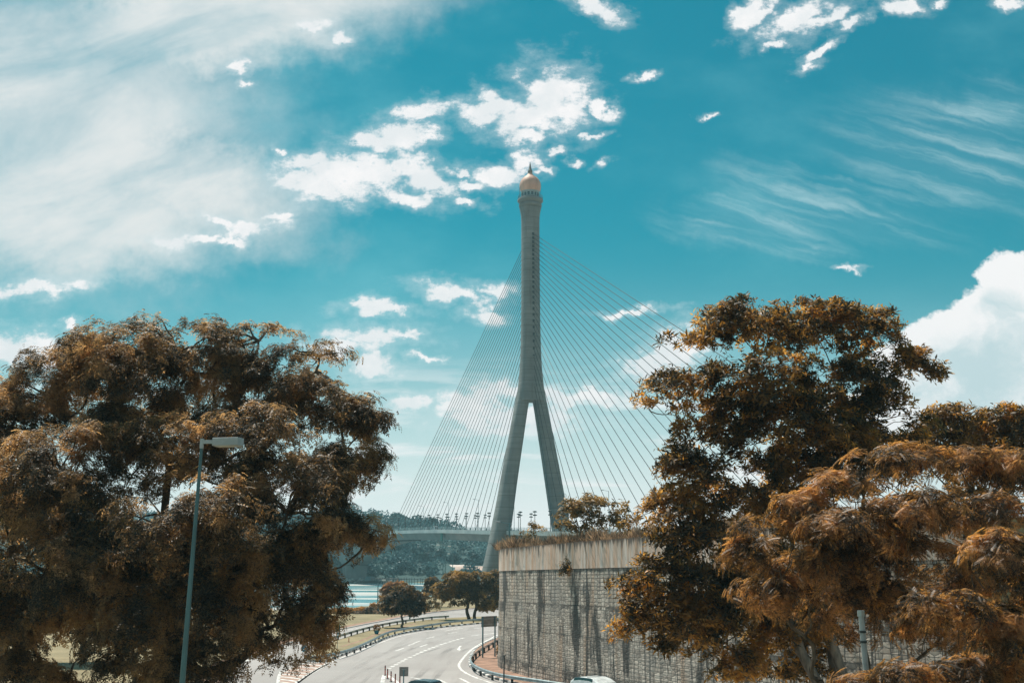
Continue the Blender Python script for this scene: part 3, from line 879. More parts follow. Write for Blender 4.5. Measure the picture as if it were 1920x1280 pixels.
FEATHER = T_pinnate(9, 0.24, 0.028, 0.32)
SPRAY = T_pinnate(4, 0.4, 0.12, 0.3)

def lobe_world(lobes, D):
    out_ = []
    for (px, py, rx, ry, *dz) in lobes:
        d = D + (dz[0] if dz else 0)
        c_ = P(px, py, d)
        k = d / FPX
        out_.append((np.array(c_), np.array([rx * k, max(rx, ry) * k * 0.85, ry * k])))
    return out_
def vnoise(p, seed=0):
    """smooth 3-D value noise in 0..1"""
    i = np.floor(p).astype(np.int64); f = p - i; f = f * f * (3 - 2 * f)
    tot = 0.0
    for dx in (0, 1):
        for dy in (0, 1):
            for dz in (0, 1):
                h = ((i[:, 0] + dx) * 73856093) ^ ((i[:, 1] + dy) * 19349663) ^ ((i[:, 2] + dz) * 83492791) ^ (seed * 2654435)
                h = (h ^ (h >> 13)) * 1274126177 & 0x7fffffff
                h = (h ^ (h >> 16)) & 0xffff
                wt = (f[:, 0] if dx else 1 - f[:, 0]) * (f[:, 1] if dy else 1 - f[:, 1]) * (f[:, 2] if dz else 1 - f[:, 2])
                tot = tot + wt * h / 65535.0
    return tot
def pads_in(lob, density, rng, up_bias=0.25, inner=0.35):
    """pad centres spread over each lobe's shell (and some inside)"""
    C_, A_ = [], []
    for c_, r in lob:
        area = (r[0] * r[1] + r[0] * r[2] + r[1] * r[2]) * 4 / 3 * math.pi * 0.33 * 3
        n_ = max(3, int(area * density))
        d = unit(rng.normal(size=(n_, 3)) + np.array([0, -0.15, up_bias]))
        bump = 0.72 + 0.5 * vnoise(d * 1.9 + c_ * 0.37 + 20, 5)
        rad = np.where(rng.random(n_) < inner, rng.uniform(0.3, 0.75, n_), rng.uniform(0.8, 1.06, n_)) * bump
        C_.append(c_ + d * r * rad[:, None]); A_.append(d)
    return np.concatenate(C_), np.concatenate(A_)
def tufts_on(pc, pa, n, rad, flat, rng):
    """tuft centres on the domed top of every pad"""
    k = len(pc)
    R0 = rad * rng.uniform(0.65, 1.3, (k, 1))
    th = rng.uniform(0, 2 * math.pi, (k, n)); rr = np.sqrt(rng.random((k, n))) * R0
    off = np.stack([rr * np.cos(th), rr * np.sin(th), -flat * (rr / R0) ** 2 * R0 + rng.normal(0, 0.10, (k, n)) * rad], axis=2)
    # tilt pad outwards a little
    off[:, :, 2] -= (off[:, :, 0] * pa[:, 0:1] + off[:, :, 1] * pa[:, 1:2]) * 0.45
    tc_ = pc[:, None, :] + off
    ax = unit(np.stack([off[:, :, 0], off[:, :, 1], np.full_like(rr, 0.9 * rad)], axis=2) + 0.35 * pa[:, None, :])
    return tc_.reshape(-1, 3), ax.reshape(-1, 3)
def leaves_at(tc_, ax, n, size, rng, spread=1.0, lift=0.25, tmpl=PINN, droop=0.0, jitter=0.05, eljit=0.45):
    k = len(tc_)
    th = rng.uniform(0, 2 * math.pi, (k, n)); el = rng.uniform(lift - eljit, lift + eljit, (k, n))
    a = ax[:, None, :] * np.ones((1, n, 1))
    t1 = unit(np.cross(a, np.array([0.31, 0.2, 0.93]) + rng.normal(0, .2, (k, n, 3)))); t2 = np.cross(a, t1)
    d = (t1 * np.cos(th)[..., None] + t2 * np.sin(th)[..., None]) * spread * np.cos(el)[..., None] + a * np.sin(el)[..., None]
    d[..., 2] -= droop
    X = unit(d.reshape(-1, 3))
    up = a.reshape(-1, 3) + rng.normal(0, 0.25, (k * n, 3))
    pos = (tc_[:, None, :] + rng.normal(0, jitter, (k, n, 3))).reshape(-1, 3)
    scl = size * rng.uniform(0.75, 1.2, k * n) * np.repeat(rng.uniform(0.6, 1.35, k), n)
    return (tmpl[0], tmpl[1], frames(X, up), pos, scl)
def limb(mb, a, b, r0, r1, rng, sag=0.1, n=7, seg=6):
    a, b = Vector(a), Vector(b)
    L = (b - a).length
    j = Vector(rng.normal(0, 0.075, 3)) * L
    k2 = Vector(rng.normal(0, 0.03, 3)) * L
    pts, rad = [], []
    for i in range(n):
        t = i / (n - 1)
        p = a.lerp(b, t)
        p += j * math.sin(math.pi * t) + k2 * math.sin(3 * math.pi * t) + Vector((0, 0, -sag * L * math.sin(math.pi * t)))
        pts.append(p); rad.append(r0 + (r1 - r0) * t ** 0.8)
    mb.tube(pts, rad, seg)
    return pts
def make_tree(name, label, base, fork_z, lob, density, tuft_n, tuft_r, leaf_n, leaf_size, m, group=None, tmpl=PINN, droop=0.0,
              trunk_r=0.3, bark='bark', seed=1, flat=0.5, twigs=160, lift=0.25, cat='tree', up_bias=0.25, inner=0.35, stems=1, jitter=0.05, hang=None, keep=None, gap=None, eljit=0.45):
    rng = np.random.default_rng(seed)
    base = Vector(base)
    root = empty(name, base, label, cat, group)
    off = np.array(base)
    lob = [(c_ - off, r) for c_, r in lob]
    pc, pa = pads_in(lob, density, rng, up_bias, inner)
    if hang is not None:                      # extra hanging sprays
        pc = np.concatenate([pc, np.array(hang) - off]); pa = np.concatenate([pa, np.tile(np.array([[0, -0.2, -0.4]]), (len(hang), 1))])
    if gap is not None:                       # open windows in the crown
        q = vnoise(pc / np.array([gap[0], gap[0] * 2.6, gap[0] * 0.8]) + 50, seed) * 0.65 + vnoise(pc / (gap[0] * 0.45) + 90, seed + 1) * 0.35
        zz_ = (pc[:, 2] - pc[:, 2].min()) / np.ptp(pc[:, 2])
        kk = q > gap[1] + (gap[2] if len(gap) > 2 else 0.0) * (zz_ - 0.5)
        pc, pa = pc[kk], pa[kk]
    if keep is not None:
        kk = rng.random(len(pc)) < keep
        pc, pa = pc[kk], pa[kk]
    tc_, ax = tufts_on(pc, pa, tuft_n, tuft_r, flat, rng)
    inst_mesh('crown', [leaves_at(tc_, ax, leaf_n, leaf_size, rng, lift=lift, tmpl=tmpl, droop=droop, jitter=jitter, eljit=eljit)], m, root)
    tb = MB()
    fork = Vector((0, 0, fork_z))
    forks = []
    for s_ in range(stems):
        lean = Vector((rng.normal(0, 0.07), rng.normal(0, 0.05), 0)) * fork_z + Vector((0, 0, 0))
        st = Vector(((s_ - (stems - 1) / 2) * trunk_r * 2.4, rng.normal(0, trunk_r) if stems > 1 else 0, -0.2))
        f_ = fork + lean + (Vector(((s_ - (stems - 1) / 2) * trunk_r * 5, 0, 0)) if stems > 1 else Vector())
        pts = limb(tb, st, f_, trunk_r * 1.15, trunk_r * 0.78, rng, 0.0, 6, 9)
        forks.append(f_)
    ends = []
    nodes = [(f_, 0.0, trunk_r * 0.75) for f_ in forks]           # point, path length from the fork, radius there
    for c_, r in sorted(lob, key=lambda q: min((Vector(q[0]) - f_).length for f_ in forks)):
        cc = Vector(c_) + Vector((0, 0, -0.35 * r[2]))
        src, plen, prad = min(nodes, key=lambda q: (q[0] - cc).length + 0.45 * q[1])
        L = (cc - src).length
        pts = limb(tb, src, cc, min(prad * 0.8, trunk_r * 0.6), max(trunk_r * 0.1, prad * 0.32), rng, 0.07, 9, 6)
        nodes.append((cc, plen + L, max(trunk_r * 0.1, prad * 0.36)))
        nodes.append((pts[5], plen + L * 0.6, prad * 0.5))
        ends += pts[3:]
    E = np.array([tuple(p) for p in ends])
    idx = rng.permutation(len(pc))[:twigs]
    for i in idx:
        d = np.linalg.norm(E - pc[i], axis=1)
        j = int(np.argmin(d))
        limb(tb, ends[j], pc[i], trunk_r * 0.13, trunk_r * 0.03, rng, -0.08, 5, 4)
    tb.build('trunk', M[bark], root, smooth=50)
    return root

# --- big dark tree at left
L_lobes = lobe_world([(250, 690, 140, 95, 0), (405, 680, 95, 82, 1), (465, 690, 60, 60, 1), (120, 735, 110, 100, 1.5), (0, 800, 120, 110, 1), (555, 720, 80, 88, 0.5), (640, 765, 82, 72, -0.5),
    (645, 855, 80, 60, -1), (490, 825, 118, 75, -2.5), (320, 840, 115, 62, -2.5), (215, 800, 70, 45, -1), (420, 770, 80, 40, 1), (300, 770, 90, 40, 2), (120, 900, 150, 110, -3.5), (-90, 940, 150, 150, 0), (540, 930, 130, 95, -3), (360, 985, 160, 105, -4.5),
    (150, 1050, 160, 105, -4), (610, 1000, 85, 62, -1.5), (690, 995, 38, 26, -1.5), (550, 1090, 85, 95, -2), (420, 1130, 110, 95, -4), (250, 1160, 120, 105, -4.5), (60, 1130, 90, 75, -3), (-60, 1120, 90, 90, -1),
    (690, 785, 46, 52, 0), (700, 850, 36, 30, -1), (600, 655, 62, 36, 0.5), (485, 628, 60, 34, 1.5), (330, 640, 70, 40, 1), (170, 660, 60, 40, 2), (35, 1235, 55, 45, -3), (612, 1085, 42, 55, -2), (602, 1140, 40, 48, -2), (-20, 1215, 70, 55, -2), (95, 1268, 40, 26, -4), (255, 1255, 90, 50, -4), (330, 1245, 100, 60, -4), (490, 1175, 60, 45, -3), (585, 1175, 40, 45, -2), (330, 1080, 220, 110, 3), (120, 1040, 170, 120, 3)], 46)
hang = [tuple(P(px, py, 44)) for (px, py) in [(600, 1215), (612, 1228), (606, 1200), (440, 1240), (452, 1255), (430, 1225), (505, 1238), (520, 1225), (650, 1080), (640, 1060), (655, 1100), (700, 1020), (716, 1010), (570, 1222), (548, 1235), (560, 1245), (100, 1215), (80, 1230), (160, 1190), (630, 1130), (640, 1150), (620, 1170), (610, 1190), (460, 1265), (420, 1262), (400, 1250), (475, 1215), (730, 1005), (725, 860), (738, 845)]]
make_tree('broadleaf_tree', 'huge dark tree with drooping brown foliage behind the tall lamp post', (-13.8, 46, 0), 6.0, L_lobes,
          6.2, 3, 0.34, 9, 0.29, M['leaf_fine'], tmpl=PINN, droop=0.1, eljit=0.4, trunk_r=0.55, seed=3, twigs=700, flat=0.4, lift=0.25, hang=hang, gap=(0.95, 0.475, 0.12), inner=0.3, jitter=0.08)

# --- tall orange tree right of centre
A_lobes = lobe_world([(1395, 612, 115, 50, 0), (1310, 620, 60, 35, 0), (1520, 600, 95, 42, 0.5), (1620, 620, 75, 42, 1), (1440, 715, 130, 62, -1.5), (1270, 735, 70, 45, 0), (1220, 765, 32, 18, 0), (1600, 720, 95, 55, 0),
    (1700, 680, 52, 26, 0.5), (1745, 690, 22, 14, 0.5), (1350, 790, 80, 50, 0), (1500, 815, 140, 62, -1), (1640, 800, 90, 55, 0), (1285, 855, 50, 28, -1), (1340, 915, 100, 55, -1), (1480, 910, 120, 66, 0), (1620, 880, 110, 60, 1), (1270, 975, 80, 45, -1.5), (1370, 1020, 110, 55, -1),
    (1225, 1085, 62, 42, -2.5), (1290, 1100, 80, 55, -2), (1200, 1165, 42, 34, -2.5), (1275, 1160, 90, 45, -2), (1370, 1130, 100, 70, -1), (1360, 1235, 55, 35, -1), (1500, 1080, 130, 90, 1), (1480, 1200, 100, 60, 1)], 50)
make_tree('whorled_leaf_tree', 'tall open tree with whorled orange tipped leaves in front of the stone wall', (13.6, 50, 0), 9.0, A_lobes,
          2.5, 8, 0.5, 10, 0.28, M['leaf_whorl'], tmpl=T_leaf(0.15, 0.1), droop=0.05, trunk_r=0.26, bark='bark_pale', seed=5, twigs=420, flat=0.35, lift=0.45, stems=3, inner=0.3, jitter=0.09, gap=(1.0, 0.43, 0.04))
# --- second tree of the kind, behind at the right edge
D_lobes = lobe_world([(1780, 785, 55, 26), (1830, 800, 50, 26), (1890, 790, 60, 32), (1930, 830, 60, 60), (1740, 840, 60, 40), (1850, 870, 90, 60)], 58)
make_tree('whorled_leaf_tree', 'whorled leaf tree at the right edge rising behind the rust coloured feathery tree', (25.5, 58, 0), 8.0, D_lobes,
          2.0, 7, 0.55, 10, 0.30, M['leaf_whorl_bright'], tmpl=T_leaf(0.15, 0.1), droop=0.05, trunk_r=0.22, bark='bark_pale', seed=9, twigs=90, flat=0.35, lift=0.45, jitter=0.09)
# --- feathery rust tree
B_lobes = lobe_world([(1430, 985, 55, 28, 0), (1400, 1035, 45, 26, 0), (1500, 945, 60, 28, 0), (1560, 915, 75, 32, 0), (1640, 880, 80, 36, 0), (1720, 860, 75, 34, 0.5), (1800, 870, 80, 36, 1), (1890, 880, 80, 40, 1.2),
    (1590, 985, 110, 40, -0.8), (1480, 1030, 80, 36, -0.4), (1720, 950, 110, 45, -0.8), (1850, 960, 110, 50, 0), (1560, 1060, 110, 45, 0.6), (1690, 1040, 120, 50, 0.5), (1830, 1060, 110, 55, 1.5), (1620, 1130, 130, 50, 1.8), (1780, 1150, 130, 60, 2), (1460, 1100, 80, 40, 1.5)], 34)
make_tree('feathery_tree', 'spreading rust coloured tree with feathery drooping leaves beside a grey pipe post', (10.6, 35.5, 0), 6.4, B_lobes,
          6.4, 3, 0.32, 8, 0.37, M['leaf_feather'], tmpl=FEATHER, droop=0.0, eljit=0.22, jitter=0.03, trunk_r=0.15, bark='bark', seed=13, twigs=300, flat=0.25, lift=0.15, stems=4, inner=0.4, gap=(0.7, 0.5))
# --- nearer feathery branches at the bottom right
C_lobes = lobe_world([(1735, 1130, 42, 20, 0), (1800, 1140, 55, 26, 0), (1880, 1165, 55, 30, 0.3), (1880, 1030, 52, 34, 0.8), (1900, 1210, 60, 34, 0.3), (1700, 1265, 60, 22, 0.5), (1960, 1100, 70, 60, 0.5), (1820, 1262, 90, 30, 1.5), (1620, 1285, 60, 22, 1.5)], 26.5)
make_tree('feathery_tree', 'nearest feathery tree with pale rust sprays reaching in at the bottom right corner', (14.2, 27, 0), 5.2, C_lobes,
          6.4, 3, 0.30, 8, 0.36, M['leaf_feather'], tmpl=FEATHER, droop=0.0, eljit=0.22, jitter=0.03, trunk_r=0.14, bark='bark', seed=17, twigs=110, flat=0.3, lift=0.12)

# --- low undergrowth at the foot of the right trees
# --- trees on the wall top
make_tree('wall_top_tree', 'small orange leafed tree growing on top of the stone wall', tuple(Vector((P(1100, 1000, 93).x, 93, 11.5))), 1.0,
          lobe_world([(1070, 955, 28, 20), (1110, 948, 36, 18), (1150, 955, 26, 18), (1060, 985, 20, 16), (1100, 972, 34, 16), (1140, 975, 24, 10)], 93),
          2.6, 6, 0.4, 8, 0.36, M['leaf_bush'], tmpl=T_leaf(0.2, 0.15), droop=0.2, trunk_r=0.07, seed=21, twigs=80, stems=3, inner=0.2, jitter=0.16, keep=0.5, gap=(0.9, 0.48))
make_tree('wall_top_bush', 'little pale bush above the left end of the stone wall', tuple(Vector((P(998, 1005, 103).x, 103, 11.3))), 0.5,
          lobe_world([(990, 1000, 14, 8), (1006, 994, 14, 10), (1000, 984, 8, 7)], 103), 1.8, 4, 0.35, 7, 0.34, M['leaf_bush'], tmpl=LEAF, trunk_r=0.04, seed=22, twigs=20, cat='bush', jitter=0.1, keep=0.7)
make_tree('wall_plant', 'dark plant rooted in the face of the stone wall below its concrete band', tuple(P(1065, 1082, 92.3)), 0.35,
          lobe_world([(1060, 1066, 8, 14), (1070, 1058, 7, 14), (1066, 1075, 7, 8)], 92.0), 3.5, 4, 0.3, 6, 0.3, M['leaf_dark'], tmpl=LEAF, trunk_r=0.04, seed=23, twigs=12, cat='plant', jitter=0.1)

# --- dry grass along the wall top
def grass_strip(name, pts, m, label=None, wd=1.6, n=9000, h=0.7, seed=1, kind='stuff'):
    rng = np.random.default_rng(seed)
    i = rng.integers(0, len(pts) - 1, n); f = rng.random(n)
    A = np.array([tuple(p) for p in pts])
    pos = A[i] * (1 - f)[:, None] + A[i + 1] * f[:, None]
    T = unit(A[i + 1] - A[i]); N = np.stack([T[:, 1], -T[:, 0], 0 * T[:, 0]], axis=1)
    pos = pos + N * (rng.uniform(-0.15, 1, n) ** 1)[:, None] * wd
    cl = 0.25 + 1.7 * vnoise(pos * np.array([0.9, 0.9, 0.1]) + 30, 3) ** 1.6 + 0.5 * vnoise(pos * np.array([0.25, 0.25, 0.1]) + 30, 4)
    X = unit(np.stack([rng.normal(0, .45, n), rng.normal(0, .45, n), np.ones(n)], axis=1))
    o = inst_mesh(name, [(T_leaf(0.035, 0.0)[0] * np.array([1, 1, 1]), LEAF[1], frames(X, rng.normal(size=(n, 3))), pos, h * cl * rng.uniform(0.5, 1.3, n))], m)
    return setp(o, label, None, None, kind)
edge = [Vector((p.x, p.y, TOP - 0.1 + slope_z(p))) for p in wall_c if p.y < 128]
grass_strip('grass', [Vector((a[0], a[1], e.z)) for a, e in zip(offset(edge, -0.05), edge)][::-1], M['dry_grass'], 'dry reddish grass along the top edge of the stone wall', 2.6, 24000, 0.62, 31)

# --- grass in the median and near verge (short), orange hedge by the river
# median tree
bp = G(755, 1178)
make_tree('median_tree', 'small round dark tree on a slim pale trunk in the grass median', (bp.x, bp.y, 0.1), 2.2,
          lobe_world([(735, 1127, 20, 18), (758, 1112, 24, 20), (782, 1124, 20, 20), (755, 1138, 32, 13), (775, 1140, 18, 9), (728, 1140, 13, 10)], bp.y), 2.0, 6, 0.45, 6, 0.42, M['leaf_dark'], tmpl=SPRAY, droop=0.15, trunk_r=0.2, bark='bark_pale', seed=41, twigs=60, inner=0.4, gap=(1.0, 0.38))
bp = G(884, 1163)
make_tree('spreading_tree', 'broad flat topped tree with golden crown layers beside the far road', (bp.x, bp.y, 0.1), 2.8,
          lobe_world([(862, 1080, 26, 8), (898, 1080, 26, 8), (880, 1092, 30, 9), (845, 1096, 28, 10), (918, 1094, 26, 12), (905, 1106, 26, 9), (865, 1110, 32, 11), (838, 1112, 20, 10), (925, 1118, 24, 13), (890, 1120, 24, 9), (850, 1126, 18, 8), (915, 1132, 22, 9), (940, 1104, 18, 16)], bp.y), 1.5, 6, 0.6, 6, 0.46, M['leaf_gold'], tmpl=SPRAY, droop=0.0, trunk_r=0.3, bark='bark', seed=42, twigs=120, inner=0.3, stems=2, flat=0.2, gap=(1.6, 0.42))
bp = G(735, 1143)
make_tree('rust_tree', 'thin rust orange tree behind the small median tree', (bp.x, bp.y, 0), 2.2,
          lobe_world([(732, 1103, 16, 11), (748, 1098, 14, 9), (722, 1112, 10, 9), (740, 1113, 18, 10)], bp.y), 1.0, 5, 0.6, 6, 0.5, M['leaf_rust'], tmpl=SPRAY, trunk_r=0.12, seed=43, twigs=40)
bp = G(818, 1140)
make_tree('dark_tree', 'dark bushy tree left of the golden crowned tree', (bp.x, bp.y, 0), 2.2,
          lobe_world([(810, 1090, 14, 8), (822, 1098, 18, 10), (806, 1104, 14, 8), (828, 1112, 12, 10)], bp.y + 6), 1.2, 5, 0.6, 6, 0.5, M['leaf_dark'], tmpl=SPRAY, trunk_r=0.14, seed=44, twigs=40, keep=0.8)
bp = G(803, 1146)
make_tree('scrub_bush', 'sparse twiggy bush with rust tips between two roadside trees', (bp.x, bp.y, 0), 1.0,
          lobe_world([(798, 1120, 12, 12), (812, 1116, 12, 10), (825, 1110, 9, 7), (795, 1136, 14, 8), (818, 1134, 12, 8)], bp.y), 0.9, 5, 0.6, 6, 0.45, M['leaf_gold'], tmpl=SPRAY, trunk_r=0.1, seed=45, twigs=60, cat='bush', keep=0.6, stems=3)
bp = G(925, 1142)
make_tree('dark_tree', 'dull brown tree at the left edge of the stone wall beyond the road sign', (bp.x, bp.y, 0), 2.2,
          lobe_world([(928, 1076, 12, 8), (930, 1100, 18, 14), (922, 1120, 20, 12), (935, 1128, 18, 12)], bp.y + 3), 1.2, 5, 0.7, 6, 0.5, M['leaf_dark'], tmpl=SPRAY, trunk_r=0.16, seed=46, twigs=40)
bp = G(700, 1150)
make_tree('scrub_bush', 'low brown scrub along the river bank left of the rust tree', (bp.x, bp.y, 0), 0.5,
          lobe_world([(694, 1142, 13, 4), (676, 1148.5, 14, 3), (704, 1147, 13, 4), (716, 1136, 10, 6)], bp.y), 1.5, 5, 0.5, 6, 0.4, M['dry_grass'], tmpl=SPRAY, trunk_r=0.05, seed=47, twigs=10, cat='bush')
hp = [G(*p) for p in [(590, 1152), (610, 1151), (630, 1149.5), (650, 1147.5), (662, 1146)]]
make_tree('hedge', 'bright orange hedge on the river bank beside the big left tree', tuple(hp[2]), 0.3,
          lobe_world([(598, 1147, 12, 5), (612, 1146, 12, 5), (627, 1145, 12, 5), (641, 1144, 11, 4.5), (653, 1143.5, 10, 4.5), (666, 1143, 11, 4.5), (678, 1141, 9, 4), (702, 1135, 8, 3.5)], hp[2].y), 2.2, 6, 0.4, 6, 0.35, M['leaf_hedge'], tmpl=SPRAY, trunk_r=0.05, seed=48, twigs=6, cat='hedge')
# leaning trunk tree seen under the big tree
bp = G(150, 1243)
make_tree('background_tree', 'tree with a leaning bare trunk seen below the big dark crown', (bp.x, bp.y, 0), 5.5,
          lobe_world([(150, 1090, 80, 40), (210, 1110, 70, 40), (90, 1120, 70, 40)], bp.y), 0.35, 6, 0.9, 6, 0.6, M['leaf_dark'], tmpl=SPRAY, trunk_r=0.32, seed=49, twigs=40)

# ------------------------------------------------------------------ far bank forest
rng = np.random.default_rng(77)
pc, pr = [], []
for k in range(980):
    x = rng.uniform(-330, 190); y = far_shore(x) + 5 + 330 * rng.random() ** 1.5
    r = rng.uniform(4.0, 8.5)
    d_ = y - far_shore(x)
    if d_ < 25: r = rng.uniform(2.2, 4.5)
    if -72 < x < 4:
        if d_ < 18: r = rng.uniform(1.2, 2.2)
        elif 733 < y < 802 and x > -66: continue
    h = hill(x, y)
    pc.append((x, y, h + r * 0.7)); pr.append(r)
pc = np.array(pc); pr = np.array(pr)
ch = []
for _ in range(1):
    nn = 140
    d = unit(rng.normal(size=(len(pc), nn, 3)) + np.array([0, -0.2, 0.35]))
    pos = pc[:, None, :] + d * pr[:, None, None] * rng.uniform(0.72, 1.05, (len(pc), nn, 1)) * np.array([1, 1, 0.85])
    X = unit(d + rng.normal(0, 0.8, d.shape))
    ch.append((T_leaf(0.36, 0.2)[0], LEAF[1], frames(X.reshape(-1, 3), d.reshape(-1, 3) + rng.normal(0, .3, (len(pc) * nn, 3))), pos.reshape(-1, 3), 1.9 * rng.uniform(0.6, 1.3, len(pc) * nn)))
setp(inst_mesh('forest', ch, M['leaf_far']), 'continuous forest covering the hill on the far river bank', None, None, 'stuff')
FT = [(690, 985, 20, 14, 930, 'broad far bank tree on the skyline at the left end of the bridge'), (745, 968, 13, 9, 945, 'tall thin crowned tree standing highest on the far hill skyline'),
      (812, 976, 13, 7, 940, 'open crowned tree on the far skyline between the bridge lamps'), (722, 1048, 18, 16, 775, 'rounded tree on the far bank under the left of the bridge girder'),
      (785, 1042, 22, 20, 785, 'largest rounded tree under the middle of the bridge girder'), (828, 1040, 16, 16, 800, 'pale rounded tree under the bridge left of the lamp poles'),
      (888, 1048, 18, 16, 800, 'rounded far bank tree just left of the pylon leg'), (735, 1072, 12, 8, 735, 'dark low tree at the far waterside right of the bridge pier'),
      (765, 1066, 12, 11, 740, 'waterside tree between the bridge pier and the long roofed hall'), (852, 1046, 13, 14, 790, 'rounded far tree directly above the long roofed hall')]
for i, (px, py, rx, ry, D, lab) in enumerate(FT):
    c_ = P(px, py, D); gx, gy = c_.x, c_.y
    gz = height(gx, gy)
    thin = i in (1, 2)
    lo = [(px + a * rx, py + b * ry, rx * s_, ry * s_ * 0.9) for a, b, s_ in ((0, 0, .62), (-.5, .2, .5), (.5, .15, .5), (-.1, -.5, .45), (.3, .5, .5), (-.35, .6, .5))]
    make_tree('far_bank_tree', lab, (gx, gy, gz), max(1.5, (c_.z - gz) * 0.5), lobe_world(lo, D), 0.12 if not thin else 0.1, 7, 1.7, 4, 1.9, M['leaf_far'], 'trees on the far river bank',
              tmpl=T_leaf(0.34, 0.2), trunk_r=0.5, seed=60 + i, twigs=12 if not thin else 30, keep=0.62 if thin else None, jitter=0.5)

# ------------------------------------------------------------------ bridge
TX, TY = 7.0, 400.0
Us = Vector((-0.339, 0.941, 0)); Vs = Vector((0.941, 0.339, 0))
BR = empty('cable_stayed_bridge', (TX, TY, 0), 'long cable stayed bridge with one inverted Y pylon crossing the river', 'bridge')
def deck_z(s_):
    K = [(-330, 12.5), (-220, 15.0), (-100, 17.6), (0, 20.6), (80, 23.2), (150, 24.6), (220, 24.9), (306, 23.2), (400, 18.5), (480, 13.0)]
    for (a, za), (b, zb) in zip(K, K[1:]):
        if a <= s_ <= b:
            t = (s_ - a) / (b - a)
            i = K.index((a, za))
            m0 = (zb - K[max(0, i - 1)][1]) / (b - K[max(0, i - 1)][0]) * (b - a)
            j = min(len(K) - 1, i + 2)
            m1 = (K[j][1] - za) / (K[j][0] - a) * (b - a)
            return (2 * t**3 - 3 * t**2 + 1) * za + (t**3 - 2 * t**2 + t) * m0 + (-2 * t**3 + 3 * t**2) * zb + (t**3 - t**2) * m1
    return K[-1][1]
def girder_d(s_):
    if 170 < s_ < 306: return 3.6 + 11.5 * ((s_ - 170) / 136) ** 2.0
    if 306 <= s_ < 380: return 3.6 + 11.5 * ((380 - s_) / 74) ** 1.6
    return 3.6
def bp_(s_, o, z): return Us * s_ + Vs * o + Vector((0, 0, z))
S = [x for x in range(-320, 471, 6)]
def deck_sweep(prof_fn, name, m, smooth=None):
    mb = MB(); rows = [prof_fn(s_) for s_ in S]; m_ = len(rows[0])
    vs = [bp_(s_, o, z) for s_, r in zip(S, rows) for (o, z) in r]
    fs = [(i * m_ + j, i * m_ + (j + 1) % m_, (i + 1) * m_ + (j + 1) % m_, (i + 1) * m_ + j) for i in range(len(S) - 1) for j in range(m_)]
    fs += [tuple(range(m_ - 1, -1, -1)), tuple((len(S) - 1) * m_ + j for j in range(m_))]
    mb.add(vs, fs)
    return mb.build(name, m, BR, smooth)
deck_sweep(lambda s_: [(-10.6, deck_z(s_)), (10.6, deck_z(s_)), (10.6, deck_z(s_) - 0.55), (-10.6, deck_z(s_) - 0.55)], 'deck', M['deck'])
deck_sweep(lambda s_: [(-8.4, deck_z(s_) - 0.56), (8.4, deck_z(s_) - 0.56), (6.8, deck_z(s_) - girder_d(s_)), (-6.8, deck_z(s_) - girder_d(s_))], 'girder', M['deck'], 30)
for sd in (-1, 1):
    deck_sweep(lambda s_: [(sd * 10.62, deck_z(s_) - 0.75), (sd * 10.62, deck_z(s_) + 0.75), (sd * 10.9, deck_z(s_) + 0.75), (sd * 10.9, deck_z(s_) - 0.75)][::sd], 'parapet', M['fascia'])
    rl = MB()
    for hh in (1.1, 1.45, 1.8):
        rl.tube([bp_(s_, sd * 10.76, deck_z(s_) + hh) for s_ in S], 0.05, 4)
    for s_ in range(-318, 470, 3):
        rl.box(bp_(s_, sd * 10.76, deck_z(s_) + 1.28), (0.09, 0.09, 1.1))
    rl.build('railing', M['railing'], BR)
br0 = None
for s_ in np.arange(128, 300, 2.2):
    p = bp_(s_, -6.75, deck_z(s_) - girder_d(s_) - 0.3)
    if br0 is None:
        br0 = MB().box((0, 0, 0), (0.5, 0.5, 0.6), 0.35, taper=0.8).build('soffit_bracket', M['dark_metal'], BR)
        o_ = br0
    else:
        o_ = br0.copy(); COL.objects.link(o_)
    o_.location = p
# pier
def pier(s_, z_base):
    pr = MB()
    zt = deck_z(s_) - girder_d(s_) + 0.3
    rz = math.atan2(Vs.y, Vs.x)
    for ds in (-3.0, 3.0):
        c_ = bp_(s_ + ds, 0, 0)
        pr.box((c_.x, c_.y, (zt + z_base) / 2), (13.0, 2.4, zt - z_base), rz, taper=1.05)
    o = pr.build('pier', M['deck'], BR)
    cp_ = MB(); c_ = bp_(s_, 0, 0)
    cp_.box((c_.x, c_.y, z_base - 0.6), (22, 14, 3.4), rz)
    cp_.build('pile_cap', M['deck'], o, bevel=0.3)
pier(306, 0.6)
pier(404, 1.0)
pier(-230, 0.6)
# navigation panels on the girder face
for px_s, mm in ((176, 'white'), (85, 'green_sign')):
    c_ = bp_(px_s, -9.0, deck_z(px_s) - 2.3)
    MB().box(c_, (0.3, 2.6, 3.6), math.atan2(Us.y, Us.x) - math.pi / 2).build('navigation_panel', M[mm], BR)

# pylon: profile read from its edges (pixels at 400 m)
def zpx(py): return P(994, py, TY).z
k4 = TY / FPX
PY = MB()
def ring(cx, cy, hw, hd, z, n=20, ch=0.42):
    """rounded rectangle, width along Vs, depth along Us"""
    out_ = []
    for i in range(n):
        t = 2 * math.pi * i / n
        c_, s_ = math.cos(t), math.sin(t)
        e = 0.62
        a = math.copysign(abs(c_) ** e, c_) * hw; b = math.copysign(abs(s_) ** e, s_) * hd
        out_.append(Vs * (cx + a) + Us * (cy + b) + Vector((0, 0, z)))
    return out_
def loft(mb, rings):
    n = len(rings[0])
    vs = [p for r in rings for p in r]
    fs = [(i * n + j, i * n + (j + 1) % n, (i + 1) * n + (j + 1) % n, (i + 1) * n + j) for i in range(len(rings) - 1) for j in range(n)]
    fs += [tuple(range(n - 1, -1, -1)), tuple((len(rings) - 1) * n + j for j in range(n))]
    mb.add(vs, fs)
